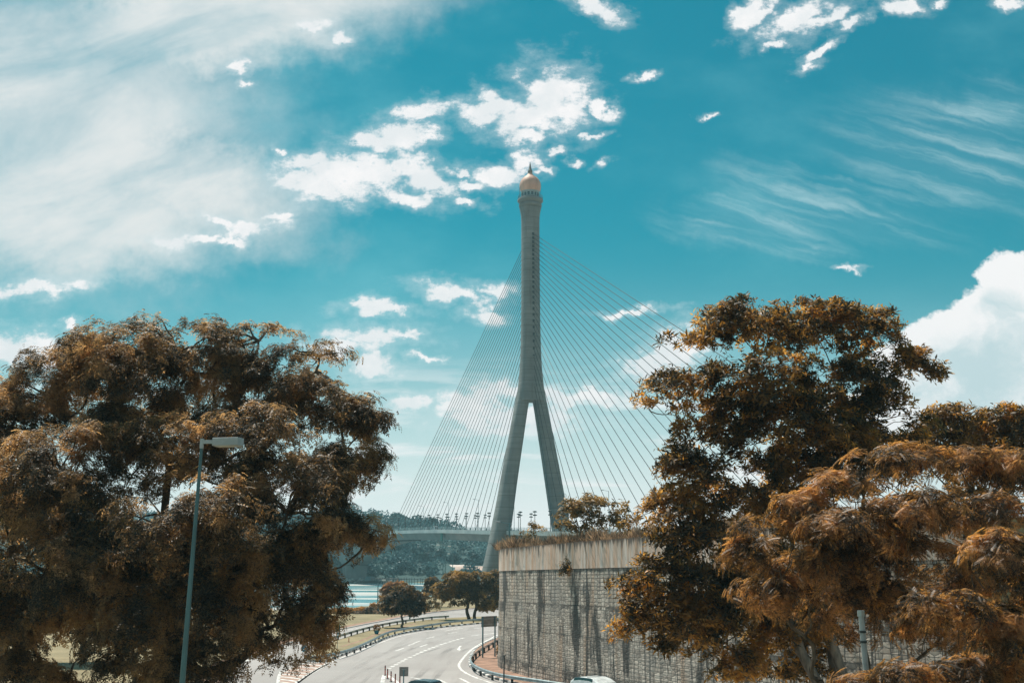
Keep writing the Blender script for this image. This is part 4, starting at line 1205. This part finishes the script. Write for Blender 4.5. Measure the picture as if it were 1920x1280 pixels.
shaft_pts = [(752, 25.5), (735, 24.6), (715, 22.5), (695, 20.6), (675, 19.3), (655, 18.6), (630, 17.9), (600, 17.4), (560, 17.0), (500, 16.8), (420, 16.8), (408, 17.2), (400, 18.2), (393, 19.8), (388, 20.8)]
loft(PY, [ring(0, 0, hw * k4, max(hw, 17.2) * k4 * (0.86 if hw < 18.3 else 0.84), zpx(py)) for py, hw in shaft_pts])
ZS = [zpx(py) for py in (690, 720, 745, 770, 810, 870, 940, 1000, 1066)] + [-4.0]
for sd in (-1, 1):
    rg = []
    ly = [690, 720, 745, 770, 810, 870, 940, 1000, 1066, 1120]
    lc = [9.0, 12.0, 15.5, 20.3, 27.0, 37.4, 48.8, 59.0, 71.5, 81]
    lh = [9.5, 10.6, 11.8, 12.2, 12.8, 14.0, 15.2, 16.6, 18.0, 19]
    for z, c_, h_ in zip(ZS, lc, lh):
        rg.append(ring(sd * c_ * k4 / 0.96, 0, h_ * k4, h_ * k4 * 1.15, z))
    loft(PY, rg[::-1])
pyl = PY.build('pylon', M['pylon'], BR, smooth=45)
# head of the pylon: rings, drum, dome, spire
zc = lambda py: zpx(py)
hd = MB()
hd.lathe((0, 0, 0), [(20.6 * k4, zc(389.5)), (22.2 * k4, zc(388)), (22.6 * k4, zc(385.5)), (21.0 * k4, zc(383.2)), (20.2 * k4, zc(382.4)), (23.4 * k4, zc(380)), (25.2 * k4, zc(378)), (25.2 * k4, zc(376)), (23.5 * k4, zc(373.4)), (20 * k4, zc(372.6))], 32)
hd.build('platform', M['pylon'], pyl, smooth=35)
dr = MB().lathe((0, 0, 0), [(17.6 * k4, zc(373)), (17.6 * k4, zc(370.8)), (17.2 * k4, zc(370.6)), (17.2 * k4, zc(363)), (18.4 * k4, zc(362.4)), (18.4 * k4, zc(360.6)), (16 * k4, zc(360.2))], 32)
for i in range(16):
    t = 2 * math.pi * i / 16
    dr.box((17.4 * k4 * math.cos(t), 17.4 * k4 * math.sin(t), (zc(370.7) + zc(362.8)) / 2), (0.35, 0.5, zc(362.8) - zc(370.7)), t)
drum = dr.build('drum', mat('drum_concrete', (0.30, 0.36, 0.36), 0.7), pyl, smooth=35)
for i in range(16):
    t = 2 * math.pi * (i + 0.5) / 16
    MB().box((17.27 * k4 * math.cos(t), 17.27 * k4 * math.sin(t), (zc(370) + zc(364.4)) / 2), (0.12, 0.85, zc(364.4) - zc(370)), t).build('window', M['glass'], drum)
pf = MB()
for hh in (1.1, 0.6):
    pf.tube([(24.3 * k4 * math.cos(2 * math.pi * i / 32), 24.3 * k4 * math.sin(2 * math.pi * i / 32), zc(374) + hh) for i in range(33)], 0.06, 4)
for i in range(32):
    t = 2 * math.pi * i / 32
    pf.box((24.3 * k4 * math.cos(t), 24.3 * k4 * math.sin(t), zc(374) + 0.5), (0.08, 0.08, 1.2))
pf.build('balcony_railing', M['steel_paint'], pyl)
for sd in (-1, 1):
    MB().tube([Vs * (sd * 22.3 * k4) + Vector((0, 0, zc(373.5))), Vs * (sd * 22.3 * k4) + Vector((0, 0, zc(354)))], 0.09, 6).build('lightning_rod', M['steel_paint'], pyl)
dome = [(17.4, 362), (18.6, 359.5), (20.2, 356), (21.0, 352), (21.2, 349), (20.8, 345.5), (19.6, 342), (17.6, 338.2), (14.6, 334.8), (11, 332), (7.6, 329.6), (5.4, 327.4), (4.2, 325)]
MB().lathe((0, 0, 0), [(r * k4, zc(py)) for r, py in dome], 36).build('dome', M['gold'], pyl, smooth=40)
spire = [(4.4, 325.4), (4.7, 324.8), (3.8, 324.2), (4.8, 323), (5.0, 321.6), (4.2, 320), (3.3, 318), (2.2, 314.4), (1.4, 310), (1.5, 309), (0.8, 307), (0.3, 304)]
MB().lathe((0, 0, 0), [(r * k4, zc(py)) for r, py in spire], 12).build('spire', mat('spire_bronze', (0.22, 0.2, 0.18), 0.5, 0.4), pyl, smooth=40)
# cables: one central plane, 28 to the main span and 28 to the back span
NC = 28
for i in range(NC):
    t = i / (NC - 1)
    ztop = zpx(441 + 205 * t + 85 * t ** 3)
    for sd, smax in ((1, 217.0), (-1, 222.0)):
        s_ = sd * (smax - (smax - 22) * t)
        a = bp_(sd * 2.6, 0, ztop); b = bp_(s_, 0, deck_z(s_) + 0.6)
        MB().tube([a, b], 0.10, 6).build('cable', M['cable'], BR)
        e_ = bp_(sd * 2.75, 0, ztop - 0.25)
        MB().box(e_, (0.75, 0.7, 1.0), math.atan2(Us.y, Us.x)).build('anchor_recess', M['dark_metal'], pyl)
        MB().box((b.x, b.y, b.z - 0.1), (0.5, 0.5, 2.0)).build('anchorage', M['dark_metal'], BR) if i % 1 == 0 else None

# lamps on the deck
def deck_lamp_proto():
    r = empty('bridge_lamp', (0, 0, 0), 'x', 'lamp post')
    MB().tube([(0, 0, -0.8), (0, 0, 6.2)], [0.13, 0.09], 6).build('pole', M['dark_metal'], r)
    hd_ = MB()
    hd_.lathe((0, 0, 5.0), [(0.55, 0), (0.75, 0.12), (0.75, 0.3), (0.2, 0.42)], 10)
    hd_.lathe((0, 0, 6.1), [(0.5, 0), (0.7, 0.12), (0.7, 0.32), (0.2, 0.5)], 10)
    hd_.build('lantern', M['dark_metal'], r)
    return r
def tall_lamp_proto():
    r = empty('tall_bridge_lamp', (0, 0, 0), 'x', 'lamp post')
    MB().tube([(0, 0, -0.8), (0, 0, 13.0)], [0.12, 0.07], 6).build('pole', M['steel_paint'], r)
    MB().tube([(0, 0, 12.9), (-1.8, 0, 13.3)], 0.05, 5).build('arm', M['steel_paint'], r)
    MB().box((-2.1, 0, 13.3), (0.9, 0.35, 0.2)).build('lamp_head', M['steel_paint'], r)
    return r
ORD = ['first', 'second', 'third', 'fourth', 'fifth', 'sixth', 'seventh', 'eighth', 'ninth', 'tenth', 'eleventh', 'twelfth', 'thirteenth', 'fourteenth', 'fifteenth', 'sixteenth', 'seventeenth', 'eighteenth', 'nineteenth', 'twentieth']
pl = deck_lamp_proto(); used = False
for row, o in (('near', -9.4), ('far', 9.4)):
    for k in range(18):
        s_ = 20 + k * 14 + (5 if row == 'far' else 0)
        ob = pl if not used else copy_tree(pl)
        used = True
        ob.location = Vector((TX, TY, 0)) + bp_(s_, o, deck_z(s_) + 0.8)
        setp(ob, f'short twin lantern on the {row} side of the bridge, {ORD[k]} left of the pylon', 'lamp post', 'short twin lanterns along the bridge deck')
    for k in range(4):
        s_ = -14 - k * 14 - (5 if row == 'far' else 0)
        ob = copy_tree(pl)
        ob.location = Vector((TX, TY, 0)) + bp_(s_, o, deck_z(s_) + 0.8)
        setp(ob, f'short twin lantern on the {row} side of the bridge, {ORD[k]} right of the pylon centre', 'lamp post', 'short twin lanterns along the bridge deck')
pt = tall_lamp_proto(); used = False
for k, s_ in enumerate((42, 88, 134, 180)):
    ob = pt if not used else copy_tree(pt)
    used = True
    ob.location = Vector((TX, TY, 0)) + bp_(s_, 8.6, deck_z(s_) + 0.8)
    setp(ob, f'tall thin lamp post rising among the bridge cables, {ORD[k]} left of the pylon', 'lamp post', 'tall lamp posts on the bridge')
for k, s_ in enumerate((-12, -48)):
    ob = copy_tree(pt)
    ob.location = Vector((TX, TY, 0)) + bp_(s_, 8.6, deck_z(s_) + 0.8)
    setp(ob, ('tall thin lamp post on the bridge seen between the pylon legs', 'tall thin lamp post on the bridge right of the pylon, above the wall top tree')[k], 'lamp post', 'tall lamp posts on the bridge')

# ------------------------------------------------------------------ cars
def car(name, label, paint, loc, rz, L=4.4, W=1.78, H=1.52, group=None, rd=0.0):
    r = empty(name, loc, label, 'car', group, rz)
    def prof_loft(prof, half, inset, nm, m, parent=r):
        """side profile [(x,z)] extruded across with narrowed top"""
        mb = MB(); n_ = len(prof)
        vs = [(x, -half + inset(z), z) for x, z in prof] + [(x, half - inset(z), z) for x, z in prof]
        fs = [tuple(range(n_)), tuple(range(2 * n_ - 1, n_ - 1, -1))] + [(i, n_ + i, n_ + (i + 1) % n_, (i + 1) % n_) for i in range(n_)]
        mb.add(vs, fs)
        return mb.build(nm, m, parent, bevel=0.05 if nm != 'roof' or not rd else 0.22)
    h = L / 2
    body = prof_loft([(-h, .32), (-h + .02, .62), (-h + .12, .88), (-h * .55, .95), (h * .42, .93), (h * .86, .78), (h * .98, .62), (h, .34), (h * .9, .24), (-h * .92, .24)], W / 2, lambda z: max(0, (z - .6)) * 0.12, 'body', paint)
    prof_loft([(-h * .86, .93), (-h * .62, H - .06), (-h * .45, H - .015), (h * .0, H - .01), (h * .14, H - .07), (h * .5, .92)], W / 2 - .04, lambda z: max(0, (z - .9)) * 0.21 / (H - .9), 'cabin_glass', M['glass'])
    if rd:                                     # high domed van roof
        prof_loft([(-h * .84, H - rd), (-h * .8, H - rd * .4), (-h * .66, H - rd * .12), (-h * .4, H + .01), (0, H + .02), (h * .2, H - rd * .1), (h * .38, H - rd * .42), (h * .5, H - rd)], W / 2 - .03, lambda z: max(0, (z - .9)) * 0.22 / (H - .9), 'roof', paint)
        MB().box((-h * .12, 0, H + .025), (.06, W * .62, .03)).build('roof_seam', M['steel'], r)
    else:
        prof_loft([(-h * .66, H - .10), (-h * .6, H - .035), (-h * .42, H + .01), (h * .0, H + .012), (h * .13, H - .05), (h * .16, H - .09), (h * .08, H - .085), (-h * .5, H - .07)], W / 2 - .06, lambda z: max(0, (z - .9)) * 0.22 / (H - .9), 'roof', paint)
    for sx in (-.6, .62):
        for sy in (-1, 1):
            wl = MB()
            wl.tube([(sx * h, sy * (W / 2 - .2), .31), (sx * h, sy * (W / 2 + .01), .31)], .31, 16)
            t_ = wl.build('wheel', M['tyre'], r, smooth=40)
            MB().tube([(sx * h, sy * (W / 2 - .02), .31), (sx * h, sy * (W / 2 + .022), .31)], .19, 12).build('rim', M['steel'], t_)
    for sy in (-1, 1):
        MB().box((h * .95, sy * .62, .66), (.16, .34, .14)).build('headlight', M['bulb'], r)
        MB().box((-h * .985, sy * .66, .74), (.1, .26, .2)).build('taillight', M['red'], r)
        MB().box((h * .28, sy * (W / 2 + .06), .98), (.14, .2, .13)).build('mirror', paint, r)
    return r
car('van', 'white van passing in front of the stone wall with only its rounded roof showing', M['car_white'], (5.75, 76.0, 0.026), R(-52), 4.7, 2.2, 2.5, 'cars on the roads', 0.65)['category'] = 'van'
dk = P(786, 1280, 84.4)
car('car', 'dark car behind the small square sign with only its roof showing', M['car_dark'], (dk.x, 84.4, 0.026), R(150), 4.6, 1.85, 1.52, 'cars on the roads')
g1 = G(376, 1152)
car('car', 'red car glimpsed through the big left tree beside the lamp post', M['car_red'], (g1.x, g1.y, 0.0), R(20), group='cars on the roads')
g1 = G(-4, 1204)
car('car', 'pale car at the left frame edge under the big tree', M['car_white'], (g1.x, g1.y, 0.0), R(10), group='cars on the roads')
for s_, o, pn, lab in ((126, -4, 'car_dark', 'dark car crossing the bridge deck below the cables'), (112, -4, 'car_white', 'white car crossing the bridge deck behind the dark car')):
    c_ = Vector((TX, TY, 0)) + bp_(s_, o, deck_z(s_) + 0.02)
    car('car', lab, M[pn], c_, math.atan2(Us.y, Us.x), 4.8, 2.0, 2.3, 'cars on the roads')

# ------------------------------------------------------------------ lamp posts and signs
def street_lamp(name, label, base, top_z, r0, r1, arm, head, group='street lamps by the roads', m='lamp_pole', hm='lamp_head', head_d=(0.9, 0.34, 0.22), lean=(0, 0), collar=True):
    r = empty(name, base, label, 'lamp post', group)
    tp = Vector((lean[0], lean[1], top_z))
    MB().tube([(0, 0, 0), tp * 0.5, tp], [r0, (r0 + r1) / 2, r1], 12).build('pole', M[m], r, smooth=40)
    MB().box((0, 0, 0.02), (r0 * 4, r0 * 4, 0.06)).build('base_plate', M['steel'], r)
    if arm:
        MB().tube([tp + Vector((0, 0, -0.12)), tp + Vector(arm)], 0.045, 8).build('arm', M[m], r, smooth=40)
        c_ = tp + Vector(arm) + Vector((math.copysign(head_d[0] / 2, arm[0]), 0, 0))
        MB().box(c_, head_d).build('lamp_head', M[hm], r, bevel=0.03)
    return r
# foreground lamp: box head
fl = P(379, 822, 33)
r = empty('street_lamp', (P(353, 1290, 33).x - 0.35, 33, 0), 'slim blue grey lamp post with box head in front of the big left tree', 'lamp post', 'street lamps by the roads')
x1 = fl.x - r.location.x; z1 = fl.z
MB().tube([(0, 0, 0), (x1 * 0.5, 0, z1 * 0.5), (x1, 0, z1 - 0.2)], [0.118, 0.082, 0.044], 14).build('pole', M['lamp_pole'], r, smooth=40)
MB().box((0, 0, 0.02), (0.5, 0.5, 0.06)).build('base_plate', M['steel'], r)
MB().tube([(x1, 0, z1 - 0.3), (x1, 0, z1)], 0.06, 12).build('spigot', M['lamp_head'], r, smooth=40)
kk = 33 / FPX
MB().box((x1 + 14 * kk, 0, z1 - 6 * kk), (24 * kk, 0.08, 7 * kk)).build('arm', M['lamp_head'], r)
hd_ = MB(); hd_.box((x1 + 49 * kk, 0.0, z1 - 6.5 * kk), (52 * kk, 0.42, 15 * kk), R(-12))
lh_ = hd_.build('lamp_head', M['lamp_head'], r, bevel=0.015)
MB().box((x1 + 49 * kk, 0.0, z1 - 14.3 * kk), (44 * kk, 0.32, 0.03), R(-12)).build('diffuser', M['bulb'], lh_)
# lamp at the wall foot
b_ = G(951.5, 1253)
tz = P(956, 983, b_.y).z
tx = P(955.5, 983, b_.y).x - b_.x
r = street_lamp('street_lamp', 'tall dark lamp post standing against the left end of the stone wall', (b_.x, b_.y, 0.15), tz, 0.19, 0.085, (-0.9, 0, 0.12), None, m='steel_paint', lean=(tx, 0), head_d=(0.5, 0.25, 0.12))
MB().box((0, 0, 1.2), (0.46, 0.46, 2.4)).build('base_sleeve', M['steel_paint'], r, bevel=0.04)
MB().tube([(tx, 0, tz - 0.12), (tx + 0.25, 0, tz - 0.12)], 0.05, 6).build('stub', M['steel_paint'], r)
MB().tube([(tx * .5 - 0.3, 0, 6.7), (tx * .5, 0, 6.5), (tx * .5 + 0.3, 0, 6.7)], 0.025, 5).build('flag_bracket', M['steel_paint'], r)
# distant lamps
for (px, pt_, D, arm, lab) in [(831, 1022, 300, -1.0, 'tall lamp post with pale head rising beyond the golden crowned tree'), (835.5, 1024, 300, 0.6, 'bare tall post close beside the pale headed lamp by the river'),
                               (849, 1038, 330, -0.8, 'thin lamp post right of the pair of riverside poles'), (709, 1088, 240, 0.8, 'short lamp post on the river bank left of the rust tree'), (627, 1112, 232, 0.8, 'thin lamp post by the orange hedge at the edge of the big left tree')]:
    tp_ = P(px, pt_, D)
    street_lamp('street_lamp', lab, (tp_.x, D, height(tp_.x, D)), tp_.z - height(tp_.x, D), 0.14, 0.09, (arm, 0, 0.1), None, m='steel_paint', head_d=(0.8, 0.5, 0.3), hm='white')
# grey pipe post at right
pb = P(1622, 1236, 29); ptp = P(1614, 1146, 29)
dirv = (ptp - pb); dirv /= dirv.z
foot = pb - dirv * pb.z
r = empty('pipe_post', foot, 'pale grey pipe post with a cap and bands among the right hand trees', 'post')
top_ = ptp - foot
MB().tube([(0, 0, 0), top_], 0.072, 12).build('pipe', M['lamp_head'], r, smooth=40)
MB().tube([top_ - Vector((0, 0, .12)), top_ + Vector((0, 0, .03))], 0.09, 12).build('cap', M['steel'], r, smooth=40)
for q in (0.5, 0.75):
    c_ = top_ - dirv * q
    MB().tube([c_ - Vector((0, 0, .03)), c_ + Vector((0, 0, .03))], 0.088, 12).build('band', M['dark_metal'], r)
# sign backs
a = G(905, 1232, 0.15); b = G(928, 1230, 0.15)
r = empty('road_sign', a, 'large road sign seen from behind on two dark posts left of the wall', 'sign', 'road signs')
d = b - a; z_t, z_b = P(905, 1155, a.y).z - 0.15, P(905, 1175, a.y).z - 0.15
for q in (Vector((0, 0, 0)), Vector((d.x, d.y, 0))):
    MB().tube([q, q + Vector((0, 0, z_t - 0.05))], 0.08, 8).build('post', M['steel_paint'], r)
ang = math.atan2(d.y, d.x)
pn = MB().box((d.x / 2 + .02, d.y / 2 + 0.16, (z_t + z_b) / 2), (2.35, 0.05, z_t - z_b), ang).build('panel', M['sign_grey'], r)
for q in (0.25, 0.75):
    MB().box((d.x / 2 + .02, d.y / 2 + 0.115, z_b + (z_t - z_b) * q), (2.3, 0.035, 0.07), ang).build('stiffener', M['steel'], pn)
s0 = P(757, 1259, 75)
r = empty('road_sign', (s0.x, 75, 0.026), 'small square sign seen from behind on a post in front of the dark car', 'sign', 'road signs')
MB().tube([(0, 0, 0), (0, 0, s0.z + 0.1)], 0.04, 8).build('post', M['steel_paint'], r)
MB().box((0, 0.06, s0.z), (0.60, 0.03, 0.60)).build('panel', M['sign_grey'], r, bevel=0.008)
MB().box((0, 0.035, s0.z + 0.14), (0.3, 0.02, 0.05)).build('clamp', M['steel'], r)
# blue keep left disc
b0 = G(577, 1239, 0.17); sc_ = P(572.5, 1214, b0.y)
r = empty('keep_left_sign', (sc_.x, b0.y, 0.17), 'round blue sign with a white diagonal arrow at the median nose', 'sign', 'road signs')
zc0 = sc_.z - 0.17
MB().tube([(0, 0, 0), (0, 0, zc0 + 0.3)], 0.045, 8).build('post', M['steel'], r)
MB().tube([(0, -0.06, zc0), (0, -0.09, zc0)], 0.42, 24).build('disc', M['blue_sign'], r)
ar = MB()
sh = [(-.24, -.16), (-.16, -.24), (.1, .02), (.2, -.08), (.2, .2), (-.08, .2), (.02, .1)]
ar.add([(x, -0.094, zc0 + z) for x, z in sh] + [(x, -0.091, zc0 + z) for x, z in sh], [tuple(range(7))] + [(i, (i + 1) % 7, 7 + (i + 1) % 7, 7 + i) for i in range(7)])
ar.build('arrow', M['white'], r)
# green marker sign
g0 = G(631, 1216, 0.17); g_ = P(633.5, 1177, g0.y)
r = empty('marker_sign', (g_.x, g0.y, 0.17), 'small green plate on a thin post at the left end of the median', 'sign', 'road signs')
MB().tube([(0, 0, 0), (0, 0, g_.z + 0.1)], 0.03, 6).build('post', M['steel_paint'], r)
MB().box((0, -0.05, g_.z - 0.17), (0.58, 0.03, 0.78)).build('panel', M['green_sign'], r)
MB().box((0.1, -0.05, g_.z - 0.75), (0.4, 0.03, 0.26)).build('lower_plate', M['blue_sign'], r)
# teal box sign in median
t0 = G(768.5, 1163, 0.17); t_ = P(768.5, 1150, t0.y)
r = empty('marker_sign', (t_.x, t0.y, 0.17), 'teal box sign topped by a small lantern right of the median tree', 'sign', 'road signs')
MB().box((0, 0, (t_.z - 0.4) / 2), (0.24, 0.2, t_.z - 0.4)).build('post', M['green_sign'], r)
MB().box((0, 0, t_.z - 0.15), (0.6, 0.25, 0.55)).build('panel', M['green_sign'], r)
MB().lathe((0, 0, t_.z + 0.13), [(.1, 0), (.16, .2), (.16, .45), (.05, .6)], 10).build('lantern', M['post_dark'], r)
# small blue disc by the river
r0_ = G(710, 1150); q = P(710, 1141, r0_.y)
r = empty('round_sign', (r0_.x, r0_.y, 0), 'tiny round blue sign on the river bank verge', 'sign', 'road signs')
MB().tube([(0, 0, 0), (0, 0, q.z + .2)], 0.03, 6).build('post', M['steel'], r)
MB().tube([(0, -.05, q.z), (0, -.08, q.z)], 0.3, 20).build('disc', M['blue_sign'], r)
MB().tube([(0, -.081, q.z), (0, -.09, q.z)], 0.1, 12).build('centre_mark', M['white'], r)
# dark slim post by the guardrail
n0 = G(944.5, 1284); nt = P(945.5, 1228, n0.y)
r = empty('marker_post', (n0.x, n0.y, 0.1), 'slim dark post with a small top plate outside the wall guardrail', 'post')
MB().tube([(0, 0, 0), (nt.x - n0.x, 0, nt.z - 0.1)], 0.06, 8).build('shaft', M['dark_metal'], r)
MB().box((nt.x - n0.x, 0, nt.z - 0.12), (0.3, 0.12, 0.08)).build('top_plate', M['dark_metal'], r)
# red and white flexible posts
proto = None
for k, (px, py) in enumerate([(722, 1266), (726.5, 1272.5), (733, 1278), (741, 1283), (749.5, 1287)]):
    p0 = G(px, py)
    if proto is None:
        proto = empty('delineator_post', (p0.x, p0.y, 0.026), 'x', 'post')
        MB().tube([(0, 0, 0), (0, 0, .82)], .055, 10).build('shaft', M['red'], proto)
        MB().lathe((0, 0, 0), [(.12, 0), (.12, .04), (.06, .07)], 12).build('base', M['dark_metal'], proto)
        for h_ in (.5, .68, .8):
            MB().tube([(0, 0, h_), (0, 0, h_ + .07)], .0575, 10).build('band', M['black_paint'], proto)
        ob = proto
    else:
        ob = copy_tree(proto)
        ob.location = (p0.x, p0.y, 0.026)
    setp(ob, f'red banded flexible post at the road nose, {ORD[k]} from the left of its row', 'post', 'red banded posts at the road nose')
# potted shrub and stake in the median
s0 = G(706, 1188, 0.17)
r = empty('potted_shrub', s0, 'small round shrub in a blue pot on the grass median', 'potted plant')
MB().lathe((0, 0, 0), [(.22, 0), (.34, .25), (.38, .5), (.36, .52), (.1, .5)], 14).build('pot', M['blue_sign'], r)
rr_ = np.random.default_rng(5); dd = unit(rr_.normal(size=(260, 3)))
inst_mesh('shrub', [(LEAF[0], LEAF[1], frames(unit(dd + rr_.normal(0, .6, dd.shape)), dd), dd * 0.38 + np.array([0, 0, .82]), np.full(260, .26))], M['leaf_rust'], r)
s0 = G(654, 1203, 0.17)
setp(MB().tube([s0, s0 + Vector((0, 0, .55))], .05, 8).lathe(tuple(s0), [(.12, 0), (.12, .05), (.05, .08)], 10).build('marker_stake', M['red']), 'short orange stake in the median grass left of the potted shrub', 'stake')
# dark bundle at the wall foot
q = G(927, 1236, 0.15)
rr_ = np.random.default_rng(6); dd = unit(rr_.normal(size=(500, 3)) * np.array([1, 1, .8]))
setp(inst_mesh('shrub', [(LEAF[0], LEAF[1], frames(unit(dd + rr_.normal(0, .6, dd.shape)), dd), dd * np.array([0.35, .7, .75]) + np.array([q.x + 0.7, q.y + 1.5, .85]), np.full(500, .3))], M['leaf_dark']), 'black shrub crouched at the foot of the wall behind the guardrail', 'shrub')

# ------------------------------------------------------------------ far bank buildings, jetty
def hall(name, label, px0, px1, py_eave, py_ridge, D, depth, rm, group='buildings on the far bank'):
    a, b = P(px0, py_eave, D), P(px1, py_eave, D)
    gz = max(0.0, height((a.x + b.x) / 2, D))
    c_ = (a + b) / 2; L = b.x - a.x; ze = a.z - gz; zr = P(px0, py_ridge, D + depth / 2).z - gz
    r = empty(name, (c_.x, D + depth / 2, gz - 0.3), label, 'building', group)
    MB().box((0, 0, ze / 2), (L * 0.97, depth * 0.9, ze)).build('wall', M['house_wall'], r)
    rf = MB(); h = L / 2; dp = depth / 2
    rf.add([(-h, -dp, ze), (h, -dp, ze), (h * .98, 0, zr), (-h * .98, 0, zr), (-h, dp, ze), (h, dp, ze), (-h, -dp, ze - .25), (h, -dp, ze - .25), (-h, dp, ze - .25), (h, dp, ze - .25)],
           [(0, 1, 2, 3), (3, 2, 5, 4), (6, 7, 1, 0), (9, 8, 4, 5), (6, 8, 9, 7), (0, 3, 4, 8, 6), (1, 7, 9, 5, 2)])
    rf.build('roof', rm, r)
    nb_ = max(2, int(L / 6))
    for i in range(nb_):
        x = -L * .46 + L * .92 * (i + .5) / nb_
        MB().box((x, -depth * .455, ze * .5), (L * .92 / nb_ * .6, .15, ze * .4)).build('window', M['glass'], r)
    return r
hall('long_hall', 'long low hall with a pale roof on the far bank', 788, 890, 1062, 1057.5, 770, 22, M['roof_pale'])
hall('river_house', 'house with a rusty pink roof partly hidden by the pylon leg', 852, 940, 1068, 1060, 735, 18, M['roof_pink'])
hall('small_shed', 'small pale roofed shed left of the rusty pink house roof', 868, 888, 1072, 1069, 728, 8, M['roof_pale'])
r = empty('jetty', tuple(P(750, 1086, 640)), 'long timber jetty on piles in front of the far bank', 'jetty')
r.location.z = WATER_Z
L_ = P(810, 1086, 640).x - P(700, 1086, 640).x
MB().box((0, 0, 3.0), (L_, 2.4, 0.35)).build('walkway', M['house_wall'], r)
for i in range(22):
    x = -L_ / 2 + L_ * (i + .5) / 22 + random.uniform(-.3, .3)
    MB().tube([(x, random.choice((-.9, .9)), -2), (x, 0, random.uniform(3, 4.4))], 0.16, 6).build('pile', M['dark_metal'], r)
c_ = Vector((TX, TY, 0)) + bp_(306, 0, 0)
q = P(690, 1074, c_.y - 4)
r = empty('work_boat', (q.x + 3, c_.y - 14, WATER_Z), 'dark work boat moored against the base of the bridge pier', 'boat')
hb = MB(); hb.add([(-5, -1.6, 1.6), (5.5, -1.6, 1.9), (7, 0, 2.2), (5.5, 1.6, 1.9), (-5, 1.6, 1.6), (-4.6, -1.1, -.3), (4.8, -1.0, -.3), (5.6, 0, -.3), (4.8, 1, -.3), (-4.6, 1.1, -.3)],
    [(0, 1, 2, 3, 4), (9, 8, 7, 6, 5), (5, 6, 1, 0), (6, 7, 2, 1), (7, 8, 3, 2), (8, 9, 4, 3), (9, 5, 0, 4)])
hb.build('hull', M['dark_metal'], r)
MB().box((-1.5, 0, 2.9), (3.6, 2.2, 2.2), taper=.9).build('cabin', M['steel_paint'], r, bevel=.1)
MB().box((0.2, 0, 3.2), (.3, 1.8, .9)).build('window', M['glass'], r)
# pale bank stones
bk = MB()
for i in range(260):
    x = random.uniform(-105, -70); y = far_shore(x) - random.uniform(-4, 22)
    s_ = random.uniform(.6, 1.6)
    bk.box((x, y, height(x, y) * .0 - 1.4 + random.uniform(0, 1.8)), (s_ * 2, s_ * 1.5, s_), random.uniform(0, 3), taper=.6)
setp(bk.build('bank_rubble', M['stone']), 'pale stone rubble along the far waterline by the pier', None, None, 'stuff')

# ------------------------------------------------------------------ haze
hz_m = bpy.data.materials.new('haze')
hz_m.use_nodes = True
t = NT(hz_m.node_tree); t.n.clear()
o = t.new('ShaderNodeOutputMaterial'); pv = t.new('ShaderNodeVolumePrincipled')
pv.inputs['Color'].default_value = (0.55, 0.92, 1.0, 1)
pv.inputs['Density'].default_value = 0.00023
pv.inputs['Anisotropy'].default_value = 0.0
t.l.new(pv.outputs[0], o.inputs['Volume'])
setp(MB().box((0, 500, 78), (2220, 1640, 172)).build('haze', hz_m), None, None, None, 'stuff')
